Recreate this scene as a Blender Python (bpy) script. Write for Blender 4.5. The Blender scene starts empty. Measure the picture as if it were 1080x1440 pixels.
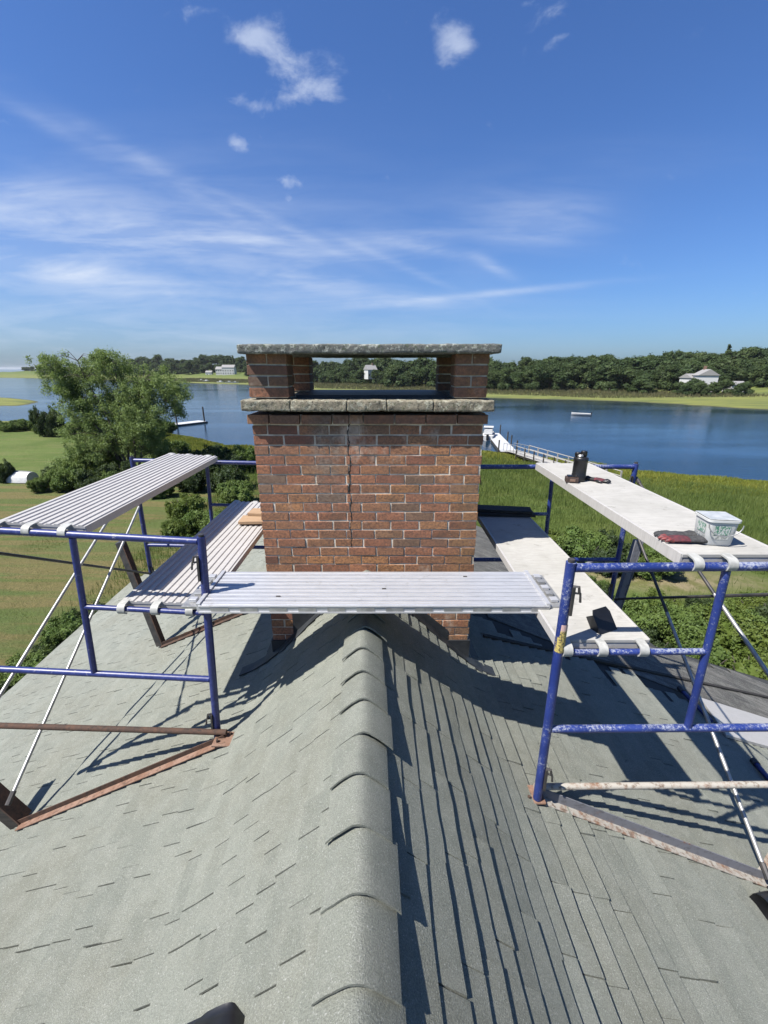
import bpy, bmesh, math, random
import numpy as np
from mathutils import Vector, Matrix
random.seed(7); rng = np.random.default_rng(7)
R = math.radians
scene = bpy.context.scene
C = bpy.data.collections.new('scene'); scene.collection.children.link(C)

# ------------------------------------------------------------ camera
cam_d = bpy.data.cameras.new('camera'); cam = bpy.data.objects.new('camera', cam_d)
scene.collection.objects.link(cam); scene.camera = cam
cam.location = (0, 0, 10); cam.rotation_euler = (R(90-18.6), 0, 0)
cam_d.sensor_fit = 'VERTICAL'; cam_d.sensor_height = 36; cam_d.lens = 15.0
cam_d.clip_start = 0.05; cam_d.clip_end = 30000

# ------------------------------------------------------------ sun, sky, exposure
SUN = Vector((-.60, -.29, 1.0)).normalized()
sl = bpy.data.lights.new('sun', 'SUN'); so = bpy.data.objects.new('sun', sl); scene.collection.objects.link(so)
sl.energy = 5.0; sl.angle = R(.53); sl.color = (1, .955, .89)
so.rotation_euler = SUN.to_track_quat('Z', 'Y').to_euler(); so.location = (-6, -3, 20)
world = bpy.data.worlds.new('World'); scene.world = world; world.use_nodes = True
scene.view_settings.view_transform = 'Standard'; scene.view_settings.look = 'None'
scene.view_settings.exposure = 1.0; scene.view_settings.gamma = 1
SKY_STRENGTH = .050

def build_world():
    nt = world.node_tree; N = nt.nodes; L = nt.links; N.clear()
    out = N.new('ShaderNodeOutputWorld'); bg = N.new('ShaderNodeBackground')
    bg.inputs[1].default_value = SKY_STRENGTH; L.new(bg.outputs[0], out.inputs[0])
    sky = N.new('ShaderNodeTexSky'); sky.sky_type = 'NISHITA'; sky.sun_disc = False
    sky.sun_elevation = math.asin(SUN.z); sky.sun_rotation = math.atan2(SUN.x, SUN.y)
    sky.air_density = 1.1; sky.dust_density = 1.0; sky.ozone_density = 2.2; sky.altitude = 10
    tint = N.new('ShaderNodeMix'); tint.data_type = 'RGBA'; tint.blend_type = 'MULTIPLY'; tint.inputs[0].default_value = 1
    tint.inputs[7].default_value = (.60, .90, 1.44, 1); L.new(sky.outputs[0], tint.inputs[6])
    tc = N.new('ShaderNodeTexCoord'); sep = N.new('ShaderNodeSeparateXYZ'); L.new(tc.outputs['Generated'], sep.inputs[0])
    def m(op, a, b=None, c=None, clamp=False):
        n = N.new('ShaderNodeMath'); n.operation = op; n.use_clamp = clamp
        for i, v in enumerate((a, b, c)):
            if v is None: continue
            if isinstance(v, (int, float)): n.inputs[i].default_value = v
            else: L.new(v, n.inputs[i])
        return n.outputs[0]
    yy = m('MAXIMUM', sep.outputs[1], .08)
    u = m('DIVIDE', sep.outputs[0], yy); w = m('DIVIDE', sep.outputs[2], yy)
    comb = N.new('ShaderNodeCombineXYZ'); L.new(u, comb.inputs[0]); L.new(w, comb.inputs[1])
    def noise(scale, detail, rough, sx=1, sy=1, rot=0, dist=0, off=0):
        mp = N.new('ShaderNodeMapping'); L.new(comb.outputs[0], mp.inputs[0])
        mp.inputs['Rotation'].default_value = (0, 0, R(rot)); mp.inputs['Scale'].default_value = (sx, sy, 1)
        mp.inputs['Location'].default_value = (off, off*.7, off)
        n = N.new('ShaderNodeTexNoise'); n.inputs['Scale'].default_value = scale; n.inputs['Detail'].default_value = detail
        n.inputs['Roughness'].default_value = rough; n.inputs['Distortion'].default_value = dist
        L.new(mp.outputs[0], n.inputs[0]); return n.outputs[0]
    cc, ss = math.cos(R(18.6)), math.sin(R(18.6))
    def uw(px, py):
        x = (px-540)/600; o = (py-720)/600; h = cc-o*ss; return x/h, (-ss-o*cc)/h
    def blobs(lst):
        tot = None
        for (px, py, rx, ry, rot, amp) in lst:
            u0, w0 = uw(px, py); h = cc-(py-720)/600*ss
            rx_, ry_ = rx/600/h, ry/600/h/h
            du = m('SUBTRACT', u, u0); dw = m('SUBTRACT', w, w0)
            a = R(rot); ca, sa = math.cos(a), math.sin(a)
            p = m('ADD', m('MULTIPLY', du, ca/rx_), m('MULTIPLY', dw, sa/rx_))
            q = m('ADD', m('MULTIPLY', du, -sa/ry_), m('MULTIPLY', dw, ca/ry_))
            r2 = m('ADD', m('MULTIPLY', p, p), m('MULTIPLY', q, q))
            g = m('MULTIPLY', m('EXPONENT', m('MULTIPLY', r2, -1.0)), amp)
            tot = g if tot is None else m('ADD', tot, g)
        return tot
    def ramp(v, lo, hi):
        n = N.new('ShaderNodeMapRange'); n.interpolation_type = 'SMOOTHSTEP'
        n.inputs[1].default_value = lo; n.inputs[2].default_value = hi; L.new(v, n.inputs[0]); return n.outputs[0]
    # small puffy clouds
    puffs = blobs([(352, 45, 34, 26, 0, .9), (385, 62, 50, 26, -10, .8), (425, 130, 58, 20, 12, .95), (462, 125, 26, 22, 0, .7), (350, 145, 40, 12, -10, .6),
                   (400, 95, 50, 30, 0, .5), (640, 50, 30, 36, 20, .95), (622, 84, 18, 14, 0, .7), (655, 68, 22, 12, 0, .6), (252, 20, 22, 12, 0, .5), (300, 12, 20, 12, 0, .35),
                   (785, 14, 20, 18, 0, .7), (778, 60, 26, 12, 30, .65), (800, 50, 12, 8, 0, .5), (740, 5, 16, 10, 0, .5), (335, 204, 15, 14, 0, .75), (408, 255, 22, 14, 0, .6),
                   (404, 280, 14, 8, 0, .5), (475, 258, 12, 10, 0, .5), (545, 250, 14, 12, 0, .55), (520, 235, 26, 10, -30, .3), (365, 192, 8, 6, 0, .4)])
    n1 = noise(13, 9, .62, 1, 1.3, 0, .35, 3.1)
    cl1 = ramp(m('ADD', puffs, m('MULTIPLY', m('SUBTRACT', n1, .5), 3.0)), .36, 1.6)
    # streaks and veils
    veils = blobs([(130, 318, 330, 34, -6, .95), (330, 338, 90, 10, -4, .5), (80, 380, 190, 24, -7, .9), (200, 320, 330, 100, 0, .38), (60, 268, 130, 14, -4, .3),
                   (60, 170, 120, 14, -27, .35), (230, 245, 140, 14, -28, .45), (400, 318, 120, 8, -24, .45), (560, 372, 110, 6, -22, .35), (480, 405, 130, 12, -8, .6), (420, 400, 70, 20, 0, .3),
                   (700, 412, 150, 5, 5, .65), (560, 425, 120, 8, 0, .5), (760, 315, 75, 32, 0, .55), (740, 300, 120, 40, 0, .3), (600, 348, 70, 10, -10, .6), (690, 372, 32, 8, -25, .6), (600, 328, 40, 8, 0, .5),
                   (520, 345, 60, 30, 0, .2), (900, 225, 140, 30, 0, .1), (350, 440, 400, 40, 0, .16), (-40, 470, 420, 75, 0, .62), (420, 490, 420, 45, 0, .22)])
    n2 = noise(3.2, 8, .6, 1, 7, -6, .5, 7.7); n3 = noise(9, 6, .6, 1, 4, 20, .3, 1.7)
    nn = m('ADD', m('MULTIPLY', m('SUBTRACT', n2, .38), 2.6), m('MULTIPLY', m('SUBTRACT', n3, .5), .9), None, True)
    cl2 = m('MULTIPLY', veils, m('ADD', .35, m('MULTIPLY', nn, .9)))
    front = ramp(sep.outputs[1], .05, .3)
    # away from the picture the sky goes on with the same sort of thin cloud
    mpg = N.new('ShaderNodeMapping'); L.new(tc.outputs['Generated'], mpg.inputs[0]); mpg.inputs['Scale'].default_value = (1.5, 1.5, 5)
    ng = N.new('ShaderNodeTexNoise'); ng.inputs['Scale'].default_value = 2.2; ng.inputs['Detail'].default_value = 8; L.new(mpg.outputs[0], ng.inputs[0])
    gen = m('MULTIPLY', ramp(ng.outputs[0], .55, .8), m('SUBTRACT', 1, front))
    gen = m('MULTIPLY', gen, .35)
    alpha = m('ADD', gen, m('MULTIPLY', front, m('MAXIMUM', m('MULTIPLY', cl1, .60), m('MULTIPLY', cl2, .58))), None, True)
    mx = N.new('ShaderNodeMix'); mx.data_type = 'RGBA'; L.new(alpha, mx.inputs[0]); L.new(tint.outputs[2], mx.inputs[6])
    mx.inputs[7].default_value = (7.2, 8.1, 9.8, 1); L.new(mx.outputs[2], bg.inputs[0])
build_world()

# ------------------------------------------------------------ helpers
def tag(o, label=None, cat=None, group=None, kind=None):
    if label: o['label'] = label
    if cat: o['category'] = cat
    if group: o['group'] = group
    if kind: o['kind'] = kind
    return o
def empty(name, loc, label, cat, group=None, rz=0):
    o = bpy.data.objects.new(name, None); C.objects.link(o); o.location = loc; o.rotation_euler = (0, 0, rz)
    o.empty_display_size = .1
    return tag(o, label, cat, group)
def link(name, me, m=None, parent=None, loc=None, smooth=False):
    if m is not None and not me.materials: me.materials.append(m)
    o = bpy.data.objects.new(name, me); C.objects.link(o)
    if parent is not None:
        o.parent = parent
        o.matrix_parent_inverse = wm(parent).inverted()
    if loc is not None: o.location = loc
    return o
def wm(o):
    m = Matrix.LocRotScale(o.location, o.rotation_euler, o.scale)
    return wm(o.parent) @ o.matrix_parent_inverse @ m if o.parent else m
class MB:
    def __init__(s): s.v = []; s.f = []
    def add(s, vs, fs):
        b = len(s.v); s.v += [tuple(v) for v in vs]; s.f += [tuple(b+i for i in f) for f in fs]; return s
    def box(s, x0, x1, y0, y1, z0, z1, M=None):
        vs = [Vector((x, y, z)) for z in (z0, z1) for y in (y0, y1) for x in (x0, x1)]
        if M is not None: vs = [M @ v for v in vs]
        return s.add(vs, [(0, 2, 3, 1), (4, 5, 7, 6), (0, 1, 5, 4), (2, 6, 7, 3), (0, 4, 6, 2), (1, 3, 7, 5)])
    def hexa(s, b, t):   # bottom 4, top 4 (ccw)
        return s.add(list(b)+list(t), [(3, 2, 1, 0), (4, 5, 6, 7), (0, 1, 5, 4), (1, 2, 6, 5), (2, 3, 7, 6), (3, 0, 4, 7)])
    def tube(s, pts, r, n=12, caps=True):
        pts = [Vector(p) for p in pts]; rs = r if isinstance(r, (list, tuple)) else [r]*len(pts)
        base = len(s.v); prev = None
        for i, p in enumerate(pts):
            d = (pts[min(i+1, len(pts)-1)]-pts[max(i-1, 0)]).normalized()
            if prev is None:
                a = Vector((0, 0, 1)) if abs(d.z) < .9 else Vector((1, 0, 0)); a = (a-d*a.dot(d)).normalized()
            else: a = (prev-d*prev.dot(d)).normalized()
            prev = a; b = d.cross(a)
            for k in range(n):
                t = 2*math.pi*k/n; s.v.append(tuple(p+(a*math.cos(t)+b*math.sin(t))*rs[i]))
        for i in range(len(pts)-1):
            for k in range(n):
                k2 = (k+1) % n; q = base+i*n
                s.f.append((q+k, q+k2, q+n+k2, q+n+k))
        if caps:
            s.f.append(tuple(base+k for k in reversed(range(n)))); s.f.append(tuple(base+(len(pts)-1)*n+k for k in range(n)))
        return s
    def lathe(s, prof, n=24, M=None):
        base = len(s.v)
        for (r, z) in prof:
            for k in range(n):
                v = Vector((r*math.cos(2*math.pi*k/n), r*math.sin(2*math.pi*k/n), z)); s.v.append(tuple(M @ v if M is not None else v))
        for i in range(len(prof)-1):
            for k in range(n):
                k2 = (k+1) % n; q = base+i*n; s.f.append((q+k, q+k2, q+n+k2, q+n+k))
        s.f.append(tuple(base+k for k in reversed(range(n)))); s.f.append(tuple(base+(len(prof)-1)*n+k for k in range(n)))
        return s
    def mesh(s, name, m=None, smooth=False):
        me = bpy.data.meshes.new(name); me.from_pydata(s.v, [], s.f); me.update()
        if m is not None: me.materials.append(m)
        if smooth:
            me.shade_smooth()
            try: me.set_sharp_from_angle(angle=R(40))
            except Exception: pass
        return me
    def build(s, name, m, parent=None, smooth=False, bevel=0, kind=None):
        o = link(name, s.mesh(name, m, smooth), None, parent)
        if bevel:
            b = o.modifiers.new('bevel', 'BEVEL'); b.width = bevel; b.segments = 2; b.limit_method = 'ANGLE'; b.angle_limit = R(40)
        if kind: o['kind'] = kind
        return o
def np_mesh(name, V, F, m, nper):
    me = bpy.data.meshes.new(name); V = np.asarray(V, np.float32); F = np.asarray(F, np.int32)
    me.vertices.add(len(V)); me.vertices.foreach_set('co', V.ravel())
    me.loops.add(F.size); me.loops.foreach_set('vertex_index', F.ravel())
    me.polygons.add(len(F)); me.polygons.foreach_set('loop_start', np.arange(0, F.size, nper, dtype=np.int32))
    me.polygons.foreach_set('loop_total', np.full(len(F), nper, np.int32))
    me.update(calc_edges=True); me.materials.append(m); return me
CC, SS = math.cos(R(18.6)), math.sin(R(18.6))
def ray(px, py):
    o = (py-720)/600; return (px-540)/600, CC-o*SS, -SS-o*CC
def onz(px, py, z):      # where a sight line of the survey photo meets the level z
    x, h, v = ray(px, py); t = (z-10)/v; return Vector((x*t, h*t, z))
def ony(px, py, y):
    x, h, v = ray(px, py); t = y/h; return Vector((x*t, y, 10+v*t))

# ------------------------------------------------------------ materials
ALB = .63      # base colours below are multiplied by this to real-world reflectance
class NT:
    def __init__(s, name):
        s.m = bpy.data.materials.new(name); s.m.use_nodes = True; s.t = s.m.node_tree; s.t.nodes.clear()
        s.out = s.n('ShaderNodeOutputMaterial')
    def n(s, t): return s.t.nodes.new(t)
    def l(s, a, b): s.t.links.new(a, b)
    def set(s, sock, v):
        if isinstance(v, bpy.types.NodeSocket): s.l(v, sock)
        elif v is not None:
            sock.default_value = (tuple(v)+(1,)) if isinstance(v, (tuple, list)) and len(v) == 3 and sock.type == 'RGBA' else v
    def pos(s): return s.n('ShaderNodeNewGeometry').outputs['Position']
    def map(s, scale=(1, 1, 1), rot=(0, 0, 0), v=None):
        mp = s.n('ShaderNodeMapping'); s.l(v or s.pos(), mp.inputs[0]); mp.inputs['Scale'].default_value = scale
        mp.inputs['Rotation'].default_value = [R(a) for a in rot]; return mp.outputs[0]
    def noise(s, scale, detail=4, rough=.55, vec=None, dist=0):
        n = s.n('ShaderNodeTexNoise'); n.inputs['Scale'].default_value = scale; n.inputs['Detail'].default_value = detail
        n.inputs['Roughness'].default_value = rough; n.inputs['Distortion'].default_value = dist
        s.l(vec or s.pos(), n.inputs[0]); return n.outputs[0]
    def rng(s, v, a, b, c=0, d=1, smooth=True):
        n = s.n('ShaderNodeMapRange'); n.interpolation_type = 'SMOOTHSTEP' if smooth else 'LINEAR'
        s.l(v, n.inputs[0]); 
        for i, q in enumerate((a, b, c, d)): n.inputs[i+1].default_value = q
        return n.outputs[0]
    def mix(s, f, a, b, mode='MIX'):
        n = s.n('ShaderNodeMix'); n.data_type = 'RGBA'; n.blend_type = mode
        s.set(n.inputs[0], f); s.set(n.inputs[6], a); s.set(n.inputs[7], b); return n.outputs[2]
    def math(s, op, a, b=None, clamp=False):
        n = s.n('ShaderNodeMath'); n.operation = op; n.use_clamp = clamp; s.set(n.inputs[0], a); s.set(n.inputs[1], b); return n.outputs[0]
    def bump(s, h, strength, dist=.01):
        n = s.n('ShaderNodeBump'); n.inputs['Strength'].default_value = strength; n.inputs['Distance'].default_value = dist
        s.l(h, n.inputs['Height']); return n.outputs[0]
    def pbr(s, col, rough=.8, metal=0, normal=None, spec=.5, ALB=ALB):
        col = s.mix(1.0, col, (ALB, ALB, ALB), 'MULTIPLY')
        p = s.n('ShaderNodeBsdfPrincipled'); s.set(p.inputs['Base Color'], col); s.set(p.inputs['Roughness'], rough)
        s.set(p.inputs['Metallic'], metal); p.inputs['Specular IOR Level'].default_value = spec
        if normal is not None: s.l(normal, p.inputs['Normal'])
        s.l(p.outputs[0], s.out.inputs[0]); return p
def simple(name, c, rough=.7, metal=0, c2=None, sc=6, bump=0, bsc=40, spec=.5):
    t = NT(name); col = c
    if c2: col = t.mix(t.rng(t.noise(sc, 6, .6), .35, .65), c, c2)
    nm = t.bump(t.noise(bsc, 4), bump, .004) if bump else None
    t.pbr(col, rough, metal, nm, spec); return t.m
M = {}
def rnd_val(t):   # a random number per object and per loose piece
    g = t.n('ShaderNodeNewGeometry').outputs['Random Per Island']; o = t.n('ShaderNodeObjectInfo').outputs['Random']
    return t.math('FRACT', t.math('ADD', g, o))
def shingle_mat(name, a, b, stain, graze=False):
    t = NT(name); r = rnd_val(t)
    base = t.mix(r, a, b)
    big = t.rng(t.noise(1.6, 6, .65), .38, .66); base = t.mix(t.math('MULTIPLY', big, .6), base, stain); mid = t.rng(t.noise(11, 5, .7), .42, .62); base = t.mix(t.math('MULTIPLY', mid, .3), base, (.47, .48, .41))
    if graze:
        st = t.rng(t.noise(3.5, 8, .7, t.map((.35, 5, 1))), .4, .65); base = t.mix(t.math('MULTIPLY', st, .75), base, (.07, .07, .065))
    gr = t.noise(230, 3, .8); base = t.mix(t.rng(gr, .40, .60, .7, 0), base, t.mix(.5, base, (.03, .033, .032)))
    gr2 = t.noise(170, 3, .75, t.map((1, 1, 1), (20, 30, 40))); base = t.mix(t.rng(gr2, .58, .68, 0, .8), base, (.62, .63, .58))
    spot = t.rng(t.noise(23, 3, .6), .70, .76, 0, .6); base = t.mix(spot, base, (.5, .5, .44))
    nm = t.bump(t.math('ADD', gr, t.math('MULTIPLY', gr2, .7)), 1.0, .006)
    t.pbr(base, .92, 0, nm, .35); return t.m
M['shingle'] = shingle_mat('shingle', (.365, .385, .325), (.30, .32, .27), (.30, .30, .235))
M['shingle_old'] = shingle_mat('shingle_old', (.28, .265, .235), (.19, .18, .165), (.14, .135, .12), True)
M['deck'] = simple('roof_deck', (.05, .052, .05), .95)
def brick_mat():
    t = NT('brick'); r = rnd_val(t)
    cr = t.n('ShaderNodeValToRGB'); t.l(r, cr.inputs[0]); e = cr.color_ramp.elements
    e[0].color = (.37, .165, .095, 1); e[0].position = 0; e[1].color = (.20, .145, .105, 1); e[1].position = 1
    for p, c in ((.2, (.45, .20, .105)), (.4, (.25, .105, .070)), (.58, (.42, .20, .10)), (.75, (.30, .155, .095)), (.88, (.48, .23, .10))):
        q = e.new(p); q.color = c+(1,)
    col = cr.outputs[0]
    sp = t.n('ShaderNodeSeparateXYZ'); t.l(t.pos(), sp.inputs[0])
    # weathered grey streak left of the crack, ochre stain down the right side
    d = t.math('ABSOLUTE', t.math('SUBTRACT', sp.outputs[0], -.40)); st = t.rng(d, .04, .17, 1, 0)
    st = t.math('MULTIPLY', st, t.rng(sp.outputs[2], 8.9, 9.5, 0, 1)); st = t.math('MULTIPLY', st, t.rng(t.noise(14, 6, .7), .35, .6))
    col = t.mix(t.math('MULTIPLY', st, .75), col, (.27, .25, .21))
    oc = t.math('MULTIPLY', t.rng(sp.outputs[0], .40, .68), t.rng(t.noise(3, 5, .6, t.map((2, 2, .8))), .35, .6)); col = t.mix(t.math('MULTIPLY', oc, .6), col, (.27, .165, .07))
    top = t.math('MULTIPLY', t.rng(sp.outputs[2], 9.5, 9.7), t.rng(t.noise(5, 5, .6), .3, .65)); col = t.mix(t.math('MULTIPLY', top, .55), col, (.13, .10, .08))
    col = t.mix(t.rng(t.noise(60, 5, .75), .40, .62, 0, .75), col, (.13, .075, .055)); col = t.mix(t.rng(t.noise(4, 6, .7), .46, .66, 0, .5), col, (.12, .085, .06)); col = t.mix(t.rng(t.noise(2.2, 6, .75, t.map((1, 1, .6), (7, 3, 1))), .56, .68, 0, .45), col, (.62, .52, .42))
    col = t.mix(t.rng(t.noise(34, 4, .7, t.map((1, 1, 1), (33, 12, 5))), .66, .74, 0, .7), col, (.50, .42, .34))
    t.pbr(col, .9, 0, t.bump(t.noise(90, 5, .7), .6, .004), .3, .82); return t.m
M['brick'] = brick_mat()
M['mortar'] = simple('mortar', (1.0, .90, .74), .95, 0, (.62, .53, .42), 11, .5, 90, .2)
def stone_mat(name, a, b, l1, l2):
    t = NT(name); col = t.mix(t.rng(t.noise(9, 6, .65), .35, .65), a, b)
    col = t.mix(t.rng(t.noise(26, 6, .7), .5, .6), col, l1)
    col = t.mix(t.rng(t.noise(44, 5, .7, t.map((1, 1, 1), (10, 50, 20))), .55, .63), col, l2)
    col = t.mix(t.rng(t.noise(70, 4, .7), .56, .66, 0, .8), col, (.045, .042, .036))
    t.pbr(col, .95, 0, t.bump(t.noise(55, 8, .75), 1.0, .012), .2); return t.m
M['cap'] = stone_mat('lichen_slate', (.15, .16, .15), (.24, .24, .22), (.50, .52, .46), (.17, .20, .14))
M['ledge'] = stone_mat('weathered_cement', (.40, .36, .27), (.27, .235, .175), (.56, .54, .42), (.20, .20, .13))
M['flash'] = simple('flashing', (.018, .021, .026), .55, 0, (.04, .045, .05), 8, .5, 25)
M['black'] = simple('black_plastic', (.012, .012, .014), .38, 0, (.02, .02, .022), 12)
def blue_paint():
    t = NT('blue_paint'); n = t.noise(75, 6, .8, None, .4); col = t.mix(t.rng(t.noise(7, 4), .35, .7), (.016, .036, .19), (.030, .058, .27))
    sp = t.n('ShaderNodeNewGeometry'); nz = t.n('ShaderNodeSeparateXYZ'); t.l(sp.outputs['Normal'], nz.inputs[0])
    up = t.rng(nz.outputs[2], -.3, .9, 0, .1)      # mortar droppings settle on top
    f = t.rng(t.math('ADD', n, t.math('ADD', up, t.math('MULTIPLY', t.noise(5, 4, .6), .55))), .84, 1.0, 0, .8); col = t.mix(f, col, (.50, .53, .60))
    col = t.mix(t.rng(t.noise(30, 4, .7, t.map((1, 1, 1), (50, 0, 9))), .68, .72), col, (.13, .05, .02))
    t.pbr(col, .42, 0, t.bump(n, .35, .003)); return t.m
M['blue'] = blue_paint()
def clean_blue():
    t = NT('blue_paint_dusty'); n = t.noise(38, 5, .7); col = t.mix(t.rng(n, .35, .7), (.018, .030, .16), (.036, .055, .23))
    col = t.mix(t.rng(t.noise(22, 5, .75), .60, .70, 0, .7), col, (.42, .43, .50)); t.pbr(col, .4, 0, t.bump(n, .2, .003)); return t.m
M['blue2'] = clean_blue()
def alu(name, c, c2, rough, metal, sc=(1, 14, 1), speck=.0):
    t = NT(name); n = t.noise(10, 6, .65, t.map(sc)); col = t.mix(t.rng(n, .3, .7), c, c2)
    col = t.mix(t.rng(t.noise(17, 6, .72), .58, .72, 0, .5), col, (.42, .41, .38))
    if speck: col = t.mix(t.rng(t.noise(7, 8, .75), .56, .70, 0, speck), col, (.26, .25, .22)); col = t.mix(t.rng(t.noise(2.5, 7, .7), .42, .65, 0, .45), col, (.36, .35, .31)); col = t.mix(t.rng(t.noise(60, 4, .8), .64, .72, 0, .7), col, (.20, .19, .17))
    t.pbr(col, rough, metal, t.bump(t.noise(130, 3), .15, .002)); return t.m
M['alu'] = alu('bare_aluminium', (.80, .80, .81), (.62, .63, .65), .42, .45, (1, 16, 1))
M['alu_dull'] = alu('chalky_aluminium', (.68, .655, .62), (.56, .54, .51), .55, .15, (1, 14, 1))
M['deckboard'] = alu('cement_dusted_deck', (.56, .545, .50), (.47, .455, .42), .85, 0, (1, 5, 1), .85)
M['hook'] = simple('cast_hook', (.60, .60, .56), .6, .1, (.45, .45, .42), 30)
M['galv'] = simple('galvanised', (.62, .62, .60), .42, .6, (.45, .45, .44), 25)
M['steel_dark'] = simple('dark_steel', (.05, .052, .055), .5, .3, (.10, .09, .085), 14)
def rust(name, base, a, b, thr=.5):
    t = NT(name); n = t.noise(9, 8, .75); col = t.mix(t.rng(n, thr-.08, thr+.08), base, a)
    col = t.mix(t.rng(t.noise(30, 6, .7), .5, .66), col, b); t.pbr(col, .85, 0, t.bump(t.noise(70, 5, .7), .6, .003), .3); return t.m
M['rust'] = rust('rusty_steel', (.085, .055, .042), (.13, .072, .048), (.05, .038, .032))
M['rust_light'] = rust('rust_flange', (.32, .205, .15), (.24, .135, .09), (.13, .085, .06))
M['rust_white'] = rust('rusty_white_paint', (.50, .47, .41), (.27, .14, .08), (.22, .16, .12), .55)
M['rust_gray'] = rust('rusty_grey_paint', (.22, .225, .25), (.24, .12, .07), (.15, .15, .16), .62)
def wood(name, a, b, sc=(1, 12, 12)):
    t = NT(name); n = t.noise(6, 7, .65, t.map(sc)); col = t.mix(t.rng(n, .35, .65), a, b)
    t.pbr(col, .8, 0, t.bump(n, .4, .004), .3); return t.m
M['wood'] = wood('new_board', (.52, .36, .22), (.42, .28, .17)); M['wood_dark'] = wood('old_board', (.03, .028, .026), (.065, .058, .05))
M['wood_grey'] = wood('grey_dock_wood', (.48, .46, .42), (.36, .34, .31)); M['pier_deck'] = wood('pier_deck', (.60, .58, .53), (.48, .46, .42))
M['post_dark'] = wood('post', (.09, .075, .06), (.05, .045, .04), (12, 12, 1))
M['white'] = simple('white_paint', (.78, .78, .76), .5, 0, (.66, .66, .64), 5)
M['siding'] = simple('siding', (.62, .60, .56), .8, 0, (.52, .50, .47), 3, .3, 60)
M['window'] = simple('window_glass', (.02, .025, .03), .08)
M['roof_far'] = simple('far_roof', (.34, .33, .32), .9)
M['bark'] = simple('bark', (.14, .12, .10), .95, 0, (.08, .065, .055), 12, .8, 30)
def leafmat(name, a, b, c, tr=.35, zn=.12):
    t = NT(name); r = t.n('ShaderNodeNewGeometry').outputs['Random Per Island']; o = t.n('ShaderNodeObjectInfo').outputs['Random']
    col = t.mix(r, a, b); col = t.mix(t.rng(t.noise(zn*6, 3), .4, .62, 0, .7), col, c)
    col = t.mix(t.math('MULTIPLY', o, .45), col, t.mix(.5, b, c)); 
    col = t.mix(1.0, col, (.78, .76, .72), 'MULTIPLY')
    d = t.n('ShaderNodeBsdfDiffuse'); t.l(col, d.inputs[0]); tl = t.n('ShaderNodeBsdfTranslucent'); t.l(t.mix(.4, col, (.12, .17, .02)), tl.inputs[0])
    g = t.n('ShaderNodeBsdfGlossy'); g.inputs['Roughness'].default_value = .6; g.inputs[0].default_value = (.9, .95, 1, 1)
    s1 = t.n('ShaderNodeMixShader'); s1.inputs[0].default_value = tr; t.l(d.outputs[0], s1.inputs[1]); t.l(tl.outputs[0], s1.inputs[2])
    s2 = t.n('ShaderNodeMixShader'); s2.inputs[0].default_value = .012; t.l(s1.outputs[0], s2.inputs[1]); t.l(g.outputs[0], s2.inputs[2])
    t.l(s2.outputs[0], t.out.inputs[0]); return t.m
M['leaf'] = leafmat('leaf_birch', (.32, .41, .15), (.22, .31, .10), (.18, .26, .09), .45)
M['leaf_shrub'] = leafmat('leaf_shrub', (.125, .20, .048), (.085, .14, .034), (.16, .22, .055))
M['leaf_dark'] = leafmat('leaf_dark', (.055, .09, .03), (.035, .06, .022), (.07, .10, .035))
M['leaf_far'] = leafmat('leaf_far', (.052, .088, .028), (.030, .055, .020), (.085, .12, .040), .25, .02)
M['leaf_bright'] = leafmat('leaf_bright', (.13, .19, .035), (.09, .145, .028), (.15, .19, .04))
M['grass_tall'] = leafmat('tall_grass', (.225, .275, .075), (.15, .205, .055), (.11, .17, .042), .35, .035)
M['grass_gold'] = leafmat('cordgrass', (.24, .27, .045), (.17, .215, .04), (.29, .30, .06), .3, .08)

# ------------------------------------------------------------ terrain
NEAR = [(-86, 97), (-72, 91), (-52, 85), (-40, 79.4), (-30, 70), (-22, 63.7), (-8, 60.5), (5, 60.6), (14, 59.7), (19, 55.2), (24.6, 52.9), (29, 47), (34, 45), (39.4, 42.4), (60, 36), (110, 22), (400, -50), (400, -600), (-600, -600), (-600, 60), (-180, 115), (-120, 104)]
FAR = [(600, -40), (240, 60), (150, 104), (123, 117), (110, 125), (101, 135), (89, 152), (70, 166), (42, 176), (19, 193), (-6, 222), (-39, 246), (-98, 322), (-172, 372), (-251, 438), (-494, 575), (-1200, 880), (-1200, 1250), (-690, 900), (-560, 1050), (0, 4000), (6000, 4000), (6000, -40)]
ISL = [(-117, 140), (-121, 156), (-128, 164), (-150, 178), (-200, 195), (-300, 180), (-300, 128), (-180, 126)]
def sdf(P, poly):
    x, y = P[:, 0], P[:, 1]; d = np.full(len(P), 1e18); ins = np.zeros(len(P), bool); n = len(poly)
    for i in range(n):
        ax, ay = poly[i]; bx, by = poly[(i+1) % n]; ex, ey = bx-ax, by-ay
        t = np.clip(((x-ax)*ex+(y-ay)*ey)/(ex*ex+ey*ey), 0, 1)
        d = np.minimum(d, (x-ax-t*ex)**2+(y-ay-t*ey)**2)
        c = (ay > y) != (by > y)
        with np.errstate(divide='ignore', invalid='ignore'): xi = (bx-ax)*(y-ay)/(by-ay)+ax
        ins ^= c & (x < xi)
    d = np.sqrt(d); return np.where(ins, d, -d)
def sm(a, b, x): t = np.clip((x-a)/(b-a), 0, 1); return t*t*(3-2*t)
def wob(P, s): return (np.sin(P[:, 0]*s+1.3*np.sin(P[:, 1]*s*.7))+np.sin(P[:, 1]*s*1.3+2*np.sin(P[:, 0]*s*.45+1)))*.5
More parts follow.
